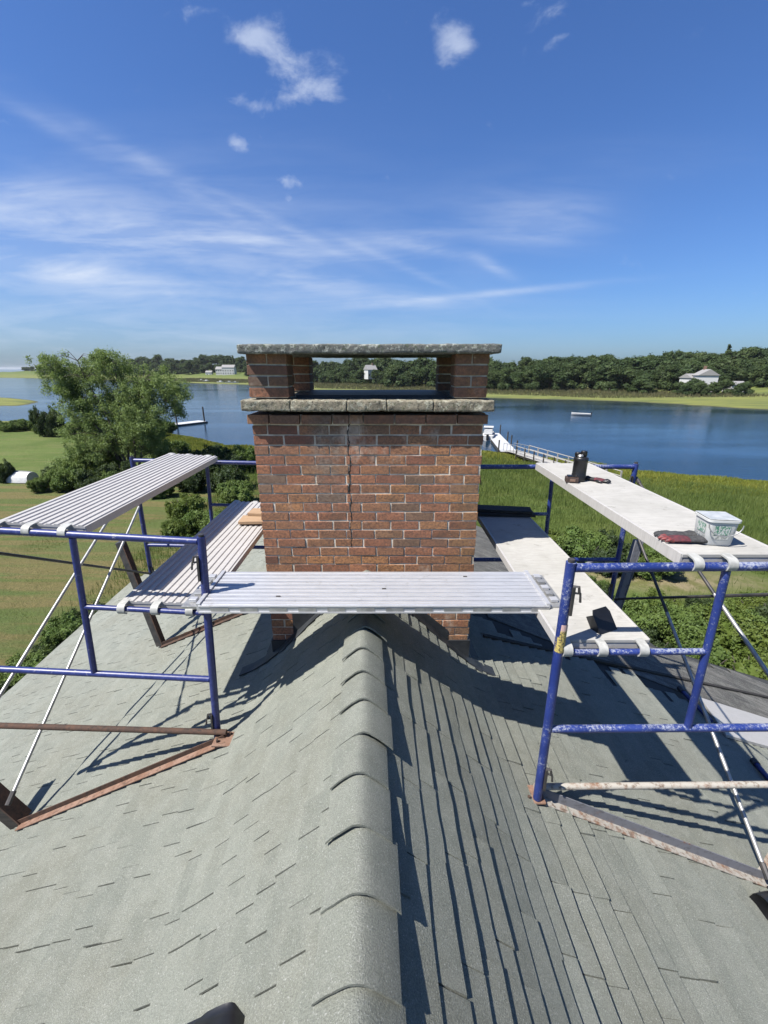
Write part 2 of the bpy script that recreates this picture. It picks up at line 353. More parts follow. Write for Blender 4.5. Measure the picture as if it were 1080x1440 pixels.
def heights(P):
    r = np.hypot(P[:, 0], P[:, 1])
    dn = sdf(P, NEAR)+wob(P, .35)*.8; df = sdf(P, FAR)+wob(P, .06)*3; di = sdf(P, ISL)+wob(P, .1)*2
    zn = -1.2+.35*sm(0, 1.5, dn)+.85*sm(2, 22, dn)+1.8*sm(0, -12, dn)*-1
    zf = -1.2+.35*sm(0, 4, df)+.45*sm(10, 60, df)+9*sm(48, 190, df)*sm(200, 20, P[:, 1]*0)-1.8*sm(0, -12, df)
    zi = -1.2+.4*sm(0, 4, di)-1.8*sm(0, -12, di)
    return np.maximum(np.maximum(zn, zf), zi)+.06*wob(P, .5)*sm(4, 20, dn), dn, df, di
def hz(x, y): return float(heights(np.array([[x, y]], float))[0][0])
def ground_mat():
    t = NT('ground'); at = t.n('ShaderNodeAttribute'); at.attribute_name = 'zone'; sp = t.n('ShaderNodeSeparateColor'); t.l(at.outputs['Color'], sp.inputs[0])
    meadow = t.mix(t.rng(t.noise(.12, 6, .6), .35, .65), (.085, .125, .028), (.12, .165, .04))
    meadow = t.mix(t.rng(t.noise(2.5, 5, .7), .35, .7, 0, .6), meadow, (.075, .105, .026)); meadow = t.mix(t.rng(t.noise(.35, 6, .7, t.map((.4, 1.6, 1))), .45, .62, 0, .5), meadow, (.17, .17, .065))
    # mown lawn, partly browned off, with mower stripes
    lw = t.mix(t.rng(t.noise(.25, 6, .65), .40, .62), (.115, .135, .042), (.095, .145, .040))
    wv = t.noise(1.0, 4, .6, t.map((.06, .75, 1), (0, 0, -6), None), .3); lw = t.mix(t.rng(wv, .46, .54, 0, .9), lw, (.185, .150, .062))
    wv2 = t.noise(.8, 3, .5, t.map((.05, 1.1, 1), (0, 0, -6), None)); lw = t.mix(t.rng(wv2, .50, .62, 0, .6), lw, (.085, .135, .03))
    lw = t.mix(t.rng(t.noise(5, 6, .75), .35, .7, 0, .5), lw, (.058, .072, .02))
    lw = t.mix(t.rng(t.noise(30, 3, .7), .35, .7, 0, .35), lw, (.17, .15, .07))
    marsh = t.mix(t.rng(t.noise(.05, 7, .65, t.map((1, 3, 1))), .38, .62), (.21, .22, .06), (.115, .14, .045))
    marsh = t.mix(t.rng(t.noise(.9, 5, .7), .4, .7, 0, .5), marsh, (.16, .16, .06))
    sand = t.mix(t.rng(t.noise(1.2, 6, .7), .4, .62), (.30, .24, .15), (.16, .15, .06))
    col = t.mix(sp.outputs[1], meadow, lw); col = t.mix(sp.outputs[0], col, marsh); col = t.mix(sp.outputs[2], col, sand)
    ps = t.n('ShaderNodeSeparateXYZ'); t.l(t.pos(), ps.inputs[0])
    col = t.mix(t.rng(ps.outputs[2], -1.28, -1.0, 1, 0), col, (.06, .05, .035))    # wet mud at the tide line
    nm = t.bump(t.math('ADD', t.noise(9, 6, .75), t.noise(1.4, 4, .6)), .9, .12)
    t.pbr(col, .95, 0, nm, .15, .80); return t.m
def build_ground():
    front = np.radians(np.linspace(-62, 62, 470)); back = np.radians(np.linspace(64, 296, 110)); ang = np.concatenate([front, back])
    rad = np.concatenate([[2.0], 2.0*(9000/2.0)**(np.arange(1, 330)/329)])
    A, Rr = np.meshgrid(ang, rad); P = np.stack([(Rr*np.sin(A)).ravel(), (Rr*np.cos(A)).ravel()], 1)
    z, dn, df, di = heights(P)
    V = np.column_stack([P, z]); V = np.vstack([V, [[0, 0, 0]]]); na, nr = len(ang), len(rad)
    i = np.arange(nr-1)[:, None]*na; j = np.arange(na)[None, :]; j2 = (j+1) % na
    F = np.stack([i+j, i+na+j, i+na+j2, i+j2], -1).reshape(-1, 4)[:, ::-1]
    me = np_mesh('ground', V, F, ground_mat(), 4); me.shade_smooth()
    x, y = P[:, 0], P[:, 1]
    marsh = np.maximum.reduce([sm(14, 3, dn)*(dn > -3), (df > -5)*sm(110, 60, df)*.9, (di > -5)*1.0])
    bound = 31+.25*(x+15)*0+2*np.sin(x*.2)
    lawn = sm(-5, -7, x)*sm(bound+9, bound+7, y-0.0)*sm(-60, -56, x+0*y)
    meadow_l = sm(-18, -24, x)*sm(44, 48, y)
    sand = sm(1, 0, np.hypot((x-13.5)/6.0, (y-19.2)/1.7)*1.0-.2+.25*wob(P, 1.3))*.9
    sand = np.maximum(sand, sm(1, .4, np.hypot((x+11.5)/.8, (y-22)/5))*.5)
    col = np.zeros((len(V), 4), np.float32); col[:-1, 0] = marsh; col[:-1, 1] = lawn; col[:-1, 2] = sand; col[:, 3] = 1
    a = me.color_attributes.new('zone', 'FLOAT_COLOR', 'POINT'); a.data.foreach_set('color', col.ravel())
    o = link('ground', me); tag(o, kind='structure')
build_ground()
def water_mat():
    t = NT('water'); w1 = t.noise(1.6, 5, .65, t.map((.5, 1.2, 1))); w2 = t.noise(.12, 4, .6, t.map((.6, 1.5, 1)))
    calm = t.rng(t.noise(.022, 5, .6, t.map((.35, 1.6, 1), (0, 0, 12))), .35, .65)
    b = t.n('ShaderNodeBump'); b.inputs['Distance'].default_value = .10; t.l(t.math('ADD', w1, t.math('MULTIPLY', w2, .6)), b.inputs['Height'])
    t.l(t.math('ADD', .07, t.math('MULTIPLY', calm, .48)), b.inputs['Strength'])
    p = t.pbr((.010, .032, .060), .09, 0, b.outputs[0], .5); p.inputs['IOR'].default_value = 1.333; return t.m
w = MB(); w.add([(-9000, -9000, -1.2), (9000, -9000, -1.2), (9000, 12000, -1.2), (-9000, 12000, -1.2)], [(0, 1, 2, 3)])
o = w.build('water', water_mat()); tag(o, kind='structure')

# ------------------------------------------------------------ house: roof
RX = lambda y: -.05-.03*y
RZ, SK, S1, S2 = 8.53, .85, 1.0, .43
def prof(s):
    z = RZ-S1*min(s, SK)-S2*max(0, s-SK)
    d = (s-SK)/.16                       # the flare is eased, not a sharp crease
    if abs(d) < 1: z += -.5*(S2-S1)*-.16*.5*(1-abs(d))**2*-1
    return z
def rp(side, s, y, h=0):
    return Vector((RX(y)+side*s, y, prof(s)+h))
YF, YB = -2.5, 7.6
yjoint = lambda x: 3.93+.295*(x-2.5)
yend = lambda x: 7.6 if x < 3.0 else 4.93+.21*(x-3.2)
house = empty('house', (0, 0, 0), 'two storey house under a grey shingle roof with a brick chimney astride the ridge', 'house')
rb = MB()
ss = [0, .3, .6, .72, .8, .85, .9, .98, 1.2, 2, 3, 4]
for side, smax in ((-1, 4.72), (1, 8.0)):
    sl_ = ss+[smax] if side < 0 else ss+[5, 6, 7, smax]
    ys = [YF, 0, 2, 3.4, 4.2, 4.9, 5.3, 6, YB]
    for a, b in zip(sl_, sl_[1:]):
        for c_, d_ in zip(ys, ys[1:]):
            q = [(a, c_), (b, c_), (b, d_), (a, d_)]
            vs = [rp(side, s_, (min(y_, yend(RX(y_)+s_)) if side > 0 else y_), -.012) for s_, y_ in q]
            if (vs[0]-vs[3]).length < 1e-4 and (vs[1]-vs[2]).length < 1e-4: continue
            lo = [v-Vector((0, 0, .14)) for v in vs]
            if side < 0: rb.hexa(list(reversed(lo)), list(reversed(vs)))
            else: rb.hexa(lo, vs)
roof = rb.build('roof', M['deck'], house)

def slab(side, s0, s1, y0, y1, h0, h1, th=.006, sk=0.0):
    # s0 = butt (lower) edge, s1 = upper edge; returns 8 verts
    k = 4 if (side > 0 and y0 < 4.2 and s0 < 4) else 2; ys_ = [y0+(y1-y0)*i/(k-1) for i in range(k)]
    amp = .0045 if s0 < 1.1 else .002
    lo = [rp(side, s0+(random.uniform(-amp, amp) if k > 2 else 0), yy, h0+sk*i/(k-1)+(random.uniform(-.002, .003) if k > 2 else 0)) for i, yy in enumerate(ys_)]
    hi = [rp(side, s1, yy, h1) for yy in ys_]
    return [v-Vector((0, 0, th)) for v in lo+hi], lo+hi
shingles = []      # (distance measure, bottom, top, material key)
def course_steps(smax):
    out = []; s = .0
    e = .112
    while s < smax:
        g = S1 if s < SK else S2
        out.append(s); s += e/math.sqrt(1+g*g)
    return out
for side, smax in ((-1, 4.72), (1, 8.0)):
    st = course_steps(smax)
    for i, s_up in enumerate(st[:-1]):
        s0 = st[i+1]; s1 = max(.0, s_up-.012)
        y = YF+random.random()*.3
        while y < YB:
            wd = random.choice((.14, .18, .22, .26, .32)) if side < 0 else random.choice((.3, .33, .33, .36, .6))
            gap = (random.choice((.0045, .006, .0075)) if random.random() < .72 else .0012) if side < 0 else (.006 if random.random() < .6 else .002)
            ya, yb = y, y+wd-gap; y += wd
            xm = RX(ya)+side*s0
            if side > 0:
                if yb > 3.95 and xm > .95: continue
                if ya > yend(xm)-.02: continue
                yb = min(yb, yend(xm))
            yb = min(yb, YB)
            if yb-ya < .04: continue
            j = random.uniform(0, .005)+(random.choice((0, 0, .004, .009)) if side > 0 else 0)
            so_ = s0+random.uniform(-.004, .004)*(2.2 if side > 0 and random.random() < .4 else 1)
            b, t = slab(side, so_, s1, ya, yb, (.015 if side > 0 and s0 > SK else .011)+j, .001, .008+j, random.uniform(-.003, .003))
            if side > 0: b, t = b, t
            cx, cy, cz = (t[0]+t[-1])/2
            # apparent size from the survey camera
            v = Vector((cx, cy, cz-10)); f = v.y*CC-v.z*SS; vis = f > .25 and abs(v.x/f) < .93 and abs((v.y*SS+v.z*CC)/f+0) < 1.22
            n_ = Vector((side*(S1 if s0 < SK else S2), 0, 1)).normalized()
            app = (wd*.112*max(.02, abs(n_.dot(v.normalized())))/f**2) if vis else 0
            if .85 < cy and abs(cx+.1) < .8 and 2.95 < cy < 4.1: app = 0
            shingles.append((app, side, b, t, 'shingle'))
# back of the right slope: weathered, courses run across
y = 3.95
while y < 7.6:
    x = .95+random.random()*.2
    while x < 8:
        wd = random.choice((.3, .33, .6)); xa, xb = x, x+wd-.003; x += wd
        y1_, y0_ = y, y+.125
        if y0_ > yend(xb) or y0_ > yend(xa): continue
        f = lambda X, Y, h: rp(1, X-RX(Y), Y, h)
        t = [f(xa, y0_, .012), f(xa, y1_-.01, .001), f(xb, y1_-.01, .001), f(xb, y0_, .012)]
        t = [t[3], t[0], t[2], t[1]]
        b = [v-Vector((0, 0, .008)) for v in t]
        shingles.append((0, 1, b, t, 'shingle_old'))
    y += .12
shingles.sort(key=lambda q: -q[0])
def add_slab(mb, side, b, t):
    # t = k points along the butt, then k along the upper edge
    k = len(t)//2; n = 2*k; f = []
    for i in range(k-1):
        f += [(i, i+1, k+i+1, k+i), (n+k+i, n+k+i+1, n+i+1, n+i), (n+i, n+i+1, i+1, i), (k+i, k+i+1, n+k+i+1, n+k+i)]
    f += [(0, k, n+k, n), (n+k-1, n+n-1, n-1, k-1)]
    if side > 0: f = [q[::-1] for q in f]
    mb.add(list(t)+list(b), f)
for app, side, b, t, mk in shingles[:300]:
    mb = MB(); add_slab(mb, side, b, t); mb.build('shingle', M[mk], roof)
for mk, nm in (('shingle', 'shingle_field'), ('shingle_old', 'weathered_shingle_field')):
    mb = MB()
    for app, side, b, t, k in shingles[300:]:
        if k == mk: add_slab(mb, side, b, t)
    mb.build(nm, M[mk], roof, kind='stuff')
# ridge caps: bent shingles lapping towards the camera
caprows = [1396, 1266, 1170, 1095, 1038, 990, 950, 917, 888]
capy = [-(8.53-10)/1*0+1.47*ray(0, r_)[1]/-ray(0, r_)[2] for r_ in caprows]
ye = list(capy); 
while ye[0] > -2.4: ye.insert(0, ye[0]-.197)
while ye[-1] < 2.75: ye.append(ye[-1]+.19)
def ridge_cap(y0, y1, k):
    mb = MB(); n = 13; top = []; bot = []; dx = random.uniform(-.010, .010); wv_ = .118+random.uniform(-.006, .010)
    for (yy, h) in ((y0, .031), ((y0+y1)/2, .021), (y1+.015, .010)):
        rt = []; rb_ = []
        for i in range(n):
            a = -1+2*i/(n-1); s = abs(a)*wv_
            bend = math.sqrt(s*s+.034**2)-.034
            z = RZ-S1*bend+h+.006
            zl = -.004 if abs(a) == 1 else 0
            p = Vector((RX(yy)+a*wv_+dx, yy+random.uniform(-.0015, .0015), z+zl)); rt.append(p); rb_.append(p-Vector((0, 0, .010)))
        top.append(rt); bot.append(rb_)
    vs = []; 
    for r_ in top: vs += r_
    for r_ in bot: vs += r_
    o_ = 3*n; fs = []
    for j in range(2):
        for i in range(n-1):
            a = j*n+i; fs.append((a, a+1, a+n+1, a+n)); fs.append((o_+a+n, o_+a+n+1, o_+a+1, o_+a))
    for i in range(n-1):
        fs.append((i, o_+i, o_+i+1, i+1)); fs.append((2*n+i+1, o_+2*n+i+1, o_+2*n+i, 2*n+i))
    for j in range(2):
        fs.append((j*n, (j+1)*n, o_+(j+1)*n, o_+j*n)); fs.append((j*n+n-1, o_+j*n+n-1, o_+(j+1)*n+n-1, (j+1)*n+n-1))
    mb.add(vs, fs); o = mb.build('ridge_cap', M['shingle'], roof, smooth=True); return o
for k in range(len(ye)-1): ridge_cap(ye[k], ye[k+1], k)
k = 4.1
while k < 7.5: ridge_cap(k, k+.19, 0); k += .19
# dark strip painting in the shadow gap at the hip line and step flashing
mb = MB()
for xa, xb in zip(np.linspace(.95, 6.6, 12)[:-1], np.linspace(.95, 6.6, 12)[1:]):
    f = lambda X, dy, h: rp(1, X-RX(yjoint(X)), yjoint(X)+dy, h)
    mb.hexa([f(xa, -.02, 0), f(xb, -.02, 0), f(xb, .02, 0), f(xa, .02, 0)], [f(xa, -.02, .028), f(xb, -.02, .028), f(xb, .02, .03), f(xa, .02, .03)])
mb.build('hip_shadow_strip', M['wood_dark'], roof)
# house body
mb = MB()
for side, smax in ((-1, 4.5), (1, 2.9)):
    x = side*smax
    mb.box(min(x, x-side*.15), max(x, x-side*.15), -2.3, 7.35, -.3, prof(smax)-.17)
mb.box(3.0, 7.5, 4.3, 4.45, -.3, prof(7.6)-.15); mb.box(7.4, 7.55, -2.3, 4.3, -.3, prof(7.7)-.17)
for yy in (-2.3, 7.2):
    pts = [(-4.35, -.3), (2.75, -.3), (2.75, prof(2.9)-.18), (SK-.1, prof(SK)-.18), (-.1, RZ-.2), (-SK-.1, prof(SK)-.18), (-4.35, prof(4.4)-.18)]
    vs = [(x, yy, z) for x, z in pts]+[(x, yy+.14, z) for x, z in pts]; n = len(pts)
    mb.add(vs, [tuple(range(n)), tuple(range(2*n-1, n-1, -1))]+[((i+1) % n, i, i+n, (i+1) % n+n) for i in range(n)])
mb.build('wall', M['siding'], house)
for (x, y, z, ax) in ((-4.51, 1, 1, 0), (-4.51, 5, 1, 0), (-4.51, 1, 3.8, 0), (-4.51, 5, 3.8, 0), (-2.5, 7.35, 1, 1), (1, 7.35, 1, 1), (-2.5, 7.35, 3.8, 1), (1, 7.35, 3.8, 1)):
    fr = MB(); pn = MB()
    if ax == 0: fr.box(x-.05, x, y-.5, y+.5, z, z+1.5); pn.box(x-.056, x-.01, y-.42, y+.42, z+.08, z+1.42)
    else: fr.box(x-.5, x+.5, y, y+.05, z, z+1.5); pn.box(x-.42, x+.42, y+.01, y+.056, z+.08, z+1.42)
    fo = fr.build('window', M['white'], house); pn.build('pane', M['window'], fo)

# ------------------------------------------------------------ chimney
CX0, CX1, CY0, CY1 = -.905, .690, 2.97, 4.06
core = MB(); core.box(CX0+.005, CX1-.005, CY0+.0045, CY1-.005, 7.2, 9.70)
for (a, b) in ((CX0+.008, -.648), (.478, CX1-.008)):
    for (c_, d_) in ((CY0+.008, CY0+.192), (CY1-.192, CY1-.008)): core.box(a, b, c_, d_, 9.81, 10.09)
chim = core.build('chimney', M['mortar'], house); tag(chim, 'red brick chimney with two stone slabs and open top')
bricks = []     # x0,x1,y0,y1,z0,z1, front?
BH, BJ, MOD = .0602, .0102, .2127
def crackx(z): return -.245+.004*math.sin(z*19)+.005*math.sin(z*45+1)+.003*math.sin(z*131)
def row_front(z0, x0, x1, y, start, front=True, dep=.095, crack=True, sgn=1):
    x = x0-start
    while x < x1-.01:
        a = max(x, x0); b = min(x+MOD-BJ, x1); x += MOD+random.uniform(-.004, .004)
        if b-a < .03: continue
        ya, yb = (y, y+dep) if sgn > 0 else (y-dep, y)
        cx = crackx(z0)
        if crack and a+.02 < cx < b-.02 and z0 > 8.78:
            bricks.append((a, cx-.0045, ya, yb, z0, front)); bricks.append((cx+.0045, b, ya, yb, z0, front))
        else: bricks.append((a, b, ya, yb, z0, front))
def row_side(z0, y0, y1, x, start, sgn):
    y = y0-start
    while y < y1-.01:
        a = max(y, y0); b = min(y+MOD-BJ, y1); y += MOD
        if b-a < .03: continue
        xa, xb = (x, x+.095) if sgn > 0 else (x-.095, x)
        bricks.append((xa, xb, a, b, z0, False))
COURSE = .0702
zt = 9.632
for k in range(29):
    z0 = zt-(k+1)*COURSE+BJ/2
    vis = z0 > 7.55
    # below the scaffold plank the middle of the face is under black flashing, raised at left as plank shade
    row_front(z0, CX0, CX1, CY0, .0 if k % 2 else .106, z0 > 7.75)
    row_front(z0, CX0, CX1, CY1, .106 if k % 2 else 0, False, crack=False, sgn=-1)
    row_side(z0, CY0+.105, CY1-.105, CX0, .03 if k % 2 else .12, 1); row_side(z0, CY0+.105, CY1-.105, CX1, .03 if k % 2 else .12, -1)
# corbel course, standing out a little
row_front(9.641, CX0-.022, CX1+.022, CY0-.030, .06, True, .12, True); row_side(9.641, CY0+.10, CY1-.08, CX0-.022, .02, 1); row_side(9.641, CY0+.10, CY1-.08, CX1+.022, .02, -1)
row_front(9.641, CX0-.022, CX1+.022, CY1+.02, .06, False, .1, False, -1)
def crack_strip():
    mb = MB(); zz = np.linspace(8.72, 9.64, 60); v = []
    for z in zz:
        x = crackx(z)+.002*math.sin(z*210); w_ = .0048*(.35+.7*min(1, (z-8.7)/.5))*(.6+.4*math.sin(z*57)); v += [(x-w_, CY0-.0012, z), (x+w_, CY0-.0012, z), (x-w_, CY0+.02, z), (x+w_, CY0+.02, z)]
    f = []
    for i in range(59):
        a = i*4; f += [(a, a+1, a+5, a+4), (a+1, a+3, a+7, a+5), (a+2, a, a+4, a+6)]
    mb.add(v, f).build('crack', simple('crack_shadow', (.02, .015, .012), 1), chim)
crack_strip()
# four corner piers, four courses each
for k in range(4):
    z0 = 9.812+k*.0705+BJ/2
    for (a, b) in ((CX0, -.640), (.470, CX1)):
        for (c_, d_, fr) in ((CY0, CY0+.2, True), (CY1-.2, CY1, True)):
            cut = a+(.5 if k % 2 else .75)*(b-a) if k % 2 else None
            if cut: bricks.append((a, cut-BJ/2, c_, d_, z0, fr)); bricks.append((cut+BJ/2, b, c_, d_, z0, fr))
            else: bricks.append((a, b, c_, d_, z0, fr))
def brick_mesh(lx, ly, lz, seed):
    r = random.Random(seed); bm = bmesh.new(); bmesh.ops.create_cube(bm, size=1)
    for v in bm.verts: v.co = Vector((v.co.x*lx, v.co.y*ly, v.co.z*lz))
    bmesh.ops.bevel(bm, geom=list(bm.edges), offset=.0022, segments=1, affect='EDGES')
    for v in bm.verts: v.co += Vector([r.uniform(-.0017, .0017) for _ in range(3)])
    me = bpy.data.meshes.new('brick'); bm.to_mesh(me); bm.free(); me.materials.append(M['brick']); return me
cache = {}
rest = MB(); nb = 0
for (a, b, c_, d_, z0, fr) in bricks:
    if fr and nb < 300:
        key = (round((b-a)/.008), round(d_-c_, 3), random.randrange(6))
        if key not in cache: cache[key] = brick_mesh(b-a, d_-c_, BH, hash(key) & 999)
        o = link('brick', cache[key], None, chim)
        o.location = ((a+b)/2, (c_+d_)/2+random.uniform(-.002, .001), z0+BH/2); o.rotation_euler = (random.uniform(-.006, .006), random.uniform(-.008, .008), random.uniform(-.0025, .0025))
        nb += 1
    else: rest.box(a, b, c_, d_, z0, z0+BH)
rest.build('brickwork', M['brick'], chim, kind='stuff')
def rough_slab(name, x0, x1, y0, y1, z0, z1, m, amp, nx=150, seed=0, bev=.012):
    from mathutils import noise as mn
    bm = bmesh.new(); nz = 6; ny = 70
    def grid(f, nu, nv):
        vs = [[bm.verts.new(f(i/nu, j/nv)) for j in range(nv+1)] for i in range(nu+1)]
        for i in range(nu):
            for j in range(nv): bm.faces.new((vs[i][j], vs[i+1][j], vs[i+1][j+1], vs[i][j+1]))
    L_, W_, H_ = x1-x0, y1-y0, z1-z0
    grid(lambda u, v: (x0+u*L_, y0, z0+v*H_), nx, nz); grid(lambda u, v: (x1-u*L_, y1, z0+v*H_), nx, nz)
    grid(lambda u, v: (x0, y1-u*W_, z0+v*H_), ny, nz); grid(lambda u, v: (x1, y0+u*W_, z0+v*H_), ny, nz)
    grid(lambda u, v: (x0+u*L_, y0+v*W_, z1), nx, ny); grid(lambda u, v: (x0+u*L_, y1-v*W_, z0), nx, ny)
    bmesh.ops.remove_doubles(bm, verts=bm.verts, dist=1e-5)
    c0 = Vector(((x0+x1)/2, (y0+y1)/2, (z0+z1)/2)); hx, hy, hz_ = L_/2, W_/2, H_/2
    for v in bm.verts:
        p = v.co-c0; ex, ey, ez = max(0, abs(p.x)-(hx-bev)), max(0, abs(p.y)-(hy-bev)), max(0, abs(p.z)-(hz_-bev))
        l = math.sqrt(ex*ex+ey*ey+ez*ez)
        if l > bev:
            k = 1-bev/l; p.x -= math.copysign(ex*k, p.x); p.y -= math.copysign(ey*k, p.y); p.z -= math.copysign(ez*k, p.z)
        q = v.co*1.0+Vector((seed, 0, 0))
        d = Vector((mn.noise(q*22), mn.noise(q*22+Vector((9, 9, 9))), mn.noise(q*22+Vector((5, 2, 1)))*.8))*amp+Vector((mn.noise(q*6), mn.noise(q*6+Vector((3, 3, 3))), mn.noise(q*5)))*amp*1.0+Vector((mn.noise(q*70), mn.noise(q*66), mn.noise(q*80)))*amp*.5
        v.co = c0+p+d
    me = bpy.data.meshes.new(name); bm.to_mesh(me); bm.free(); me.materials.append(m)
    me.shade_smooth(); return link(name, me, None, chim)
tag(rough_slab('cap_slab', -.932, .750, 2.885, 4.14, 10.090, 10.148, M['cap'], .0042, 170, 1, .010), 'grey slate cap slab speckled with pale lichen')
# ledge: cement wash in several cracked lengths
xs = [-.945, -.62, -.245, .02, .33, .735]
for a, b in zip(xs, xs[1:]):
    rough_slab('ledge_stone', a+.0012, b-.0012, 2.895, 4.13, 9.728, 9.801, M['ledge'], .0055, 44, 3, .006)
mb = MB(); mb.box(-.62, .45, 3.12, 3.9, 9.80, 9.822); mb.build('flue_cover', M['flash'], chim)
# black flashing: gable-shaped panel on the face, raised at left to paint in plank shade; apron and step flashing on the roof
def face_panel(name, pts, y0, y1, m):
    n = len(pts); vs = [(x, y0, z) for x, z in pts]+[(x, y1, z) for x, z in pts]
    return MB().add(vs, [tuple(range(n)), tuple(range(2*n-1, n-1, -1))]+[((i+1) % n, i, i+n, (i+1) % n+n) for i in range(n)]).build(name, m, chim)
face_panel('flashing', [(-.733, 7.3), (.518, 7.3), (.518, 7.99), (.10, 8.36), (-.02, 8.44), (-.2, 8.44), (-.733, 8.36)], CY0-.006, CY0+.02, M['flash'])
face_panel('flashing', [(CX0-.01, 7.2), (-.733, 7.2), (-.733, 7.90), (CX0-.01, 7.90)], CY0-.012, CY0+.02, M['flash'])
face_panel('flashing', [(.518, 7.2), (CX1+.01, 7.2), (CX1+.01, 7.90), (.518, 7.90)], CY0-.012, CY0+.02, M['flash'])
for side in (-1, 1):
    mb = MB(); st = np.linspace(.12, 1.05, 9)
    for a, b in zip(st, st[1:]):
        mb.hexa([rp(side, q, y_, .016) for q, y_ in ((a, 2.88), (b, 2.88+random.uniform(-.03, .02)), (b, 2.985), (a, 2.985))][::side], [rp(side, q, y_, .022+random.uniform(0, .006)) for q, y_ in ((a, 2.88), (b, 2.88), (b, 2.985), (a, 2.985))][::side])
    ys_ = np.linspace(2.9, 4.2, 10); s0 = abs((CX0 if side < 0 else CX1)-RX(3.4))
    for a, b in zip(ys_, ys_[1:]):
        mb.hexa([rp(side, q, y_, .016) for q, y_ in ((s0-.01, a), (s0+.09, a), (s0+.09, b), (s0-.01, b))][::side], [rp(side, q, y_, .024) for q, y_ in ((s0-.01, a), (s0+.09+random.uniform(0, .02), a), (s0+.09, b), (s0-.01, b))][::side])
    mb.build('flashing', M['flash'], chim)

# ------------------------------------------------------------ scaffolding
def tilt(o, deg): o.rotation_euler[1] = R(deg)
def frame(x, y, ztop, sgn, deg, hgt, m, label, bot_drop=0):
    """welded scaffold frame; origin at the top of the post next to the chimney; sgn = direction it runs"""
    r = empty('scaffold', (x, y, ztop), label, 'scaffold', 'blue welded scaffold ends')
    W = 1.5; bpy.context.view_layer.update()
    def T(p): return (x+sgn*p[0], y+p[1], ztop+p[2])
    for u in (0, W):
        p = MB().tube([T((u, 0, .03)), T((u, 0, -hgt))], .0235, 14).build('post', m, r, True)
        MB().tube([T((u, 0, .045)), T((u, 0, .028))], .016, 10).build('post_pin', M['steel_dark'], p, True)
    MB().tube([T((.02, 0, 0)), T((W-.02, 0, 0))], .0215, 14).build('top_rail', m, r, True)
    MB().tube([T((.02, 0, -.955)), T((W-.02, 0, -.955))], .0205, 14).build('lower_rail', m, r, True)
    MB().tube([T((.73, 0, -.02)), T((.75, 0, -.94))], .0185, 12).build('inner_post', m, r, True)
    MB().tube([T((.02, 0, -.468)), T((.73, 0, -.468))], .0165, 12).build('middle_rail', m, r, True)
    for u, zz in ((0, -.12), (0, -1.25), (W, -.12), (W, -1.25)):
        dx = 1 if u == 0 else -1
        c_ = MB(); c_.tube([T((u+dx*.015, -.02, zz)), T((u+dx*.05, -.03, zz)), T((u+dx*.055, -.03, zz-.045))], .006, 8)
        c_.tube([T((u+dx*.02, -.015, zz+.03)), T((u+dx*.04, -.028, zz+.035)), T((u+dx*.045, -.03, zz+.0))], .007, 8)
        c_.box(x+sgn*(u+dx*.02)-.006, x+sgn*(u+dx*.02)+.006, y-.03, y-.01, ztop+zz-.12, ztop+zz+.03)
        c_.build('brace_lock', M['steel_dark'], r, True)
    r.rotation_euler = (0, R(deg), 0)
    return r
fl = frame(-1.04, 2.25, 9.065, -1, 3.4, 1.47, M['blue2'], 'blue scaffold frame in the left foreground carrying the near ends of the ribbed planks')
rl = frame(-1.12, 4.38, 9.06, -1, 1.3, 1.50, M['blue2'], 'far blue scaffold frame left of the chimney beyond the ribbed planks')
fr_ = frame(.868, 1.80, 9.120, 1, -.5, 1.46, M['blue'], 'paint spattered blue scaffold frame in the right foreground with a yellow sticker')
rr = frame(.86, 3.93, 9.125, 1, 0, 1.50, M['blue'], 'far blue scaffold frame right of the chimney behind the black canister')
# sticker on the right front post
def sticker_mat():
    t = NT('sticker'); n = t.noise(85, 4, .8); col = t.mix(t.rng(n, .50, .54), (.70, .55, .16), (.12, .10, .06))
    sp = t.n('ShaderNodeSeparateXYZ'); t.l(t.pos(), sp.inputs[0]); col = t.mix(t.rng(sp.outputs[2], 8.78, 8.80), col, (.75, .50, .46)); t.pbr(col, .6); return t.m
mb = MB(); n = 9; vs = []
for zz in (8.665, 8.825):
    for k in range(n):
        a = R(190+k*150/(n-1)); vs.append((.8728+.0245*math.cos(a), 1.8+.0245*math.sin(a), zz))
mb.add(vs, [(k, k+1, k+1+n, k+n) for k in range(n-1)]); mb.build('sticker', sticker_mat(), fr_)

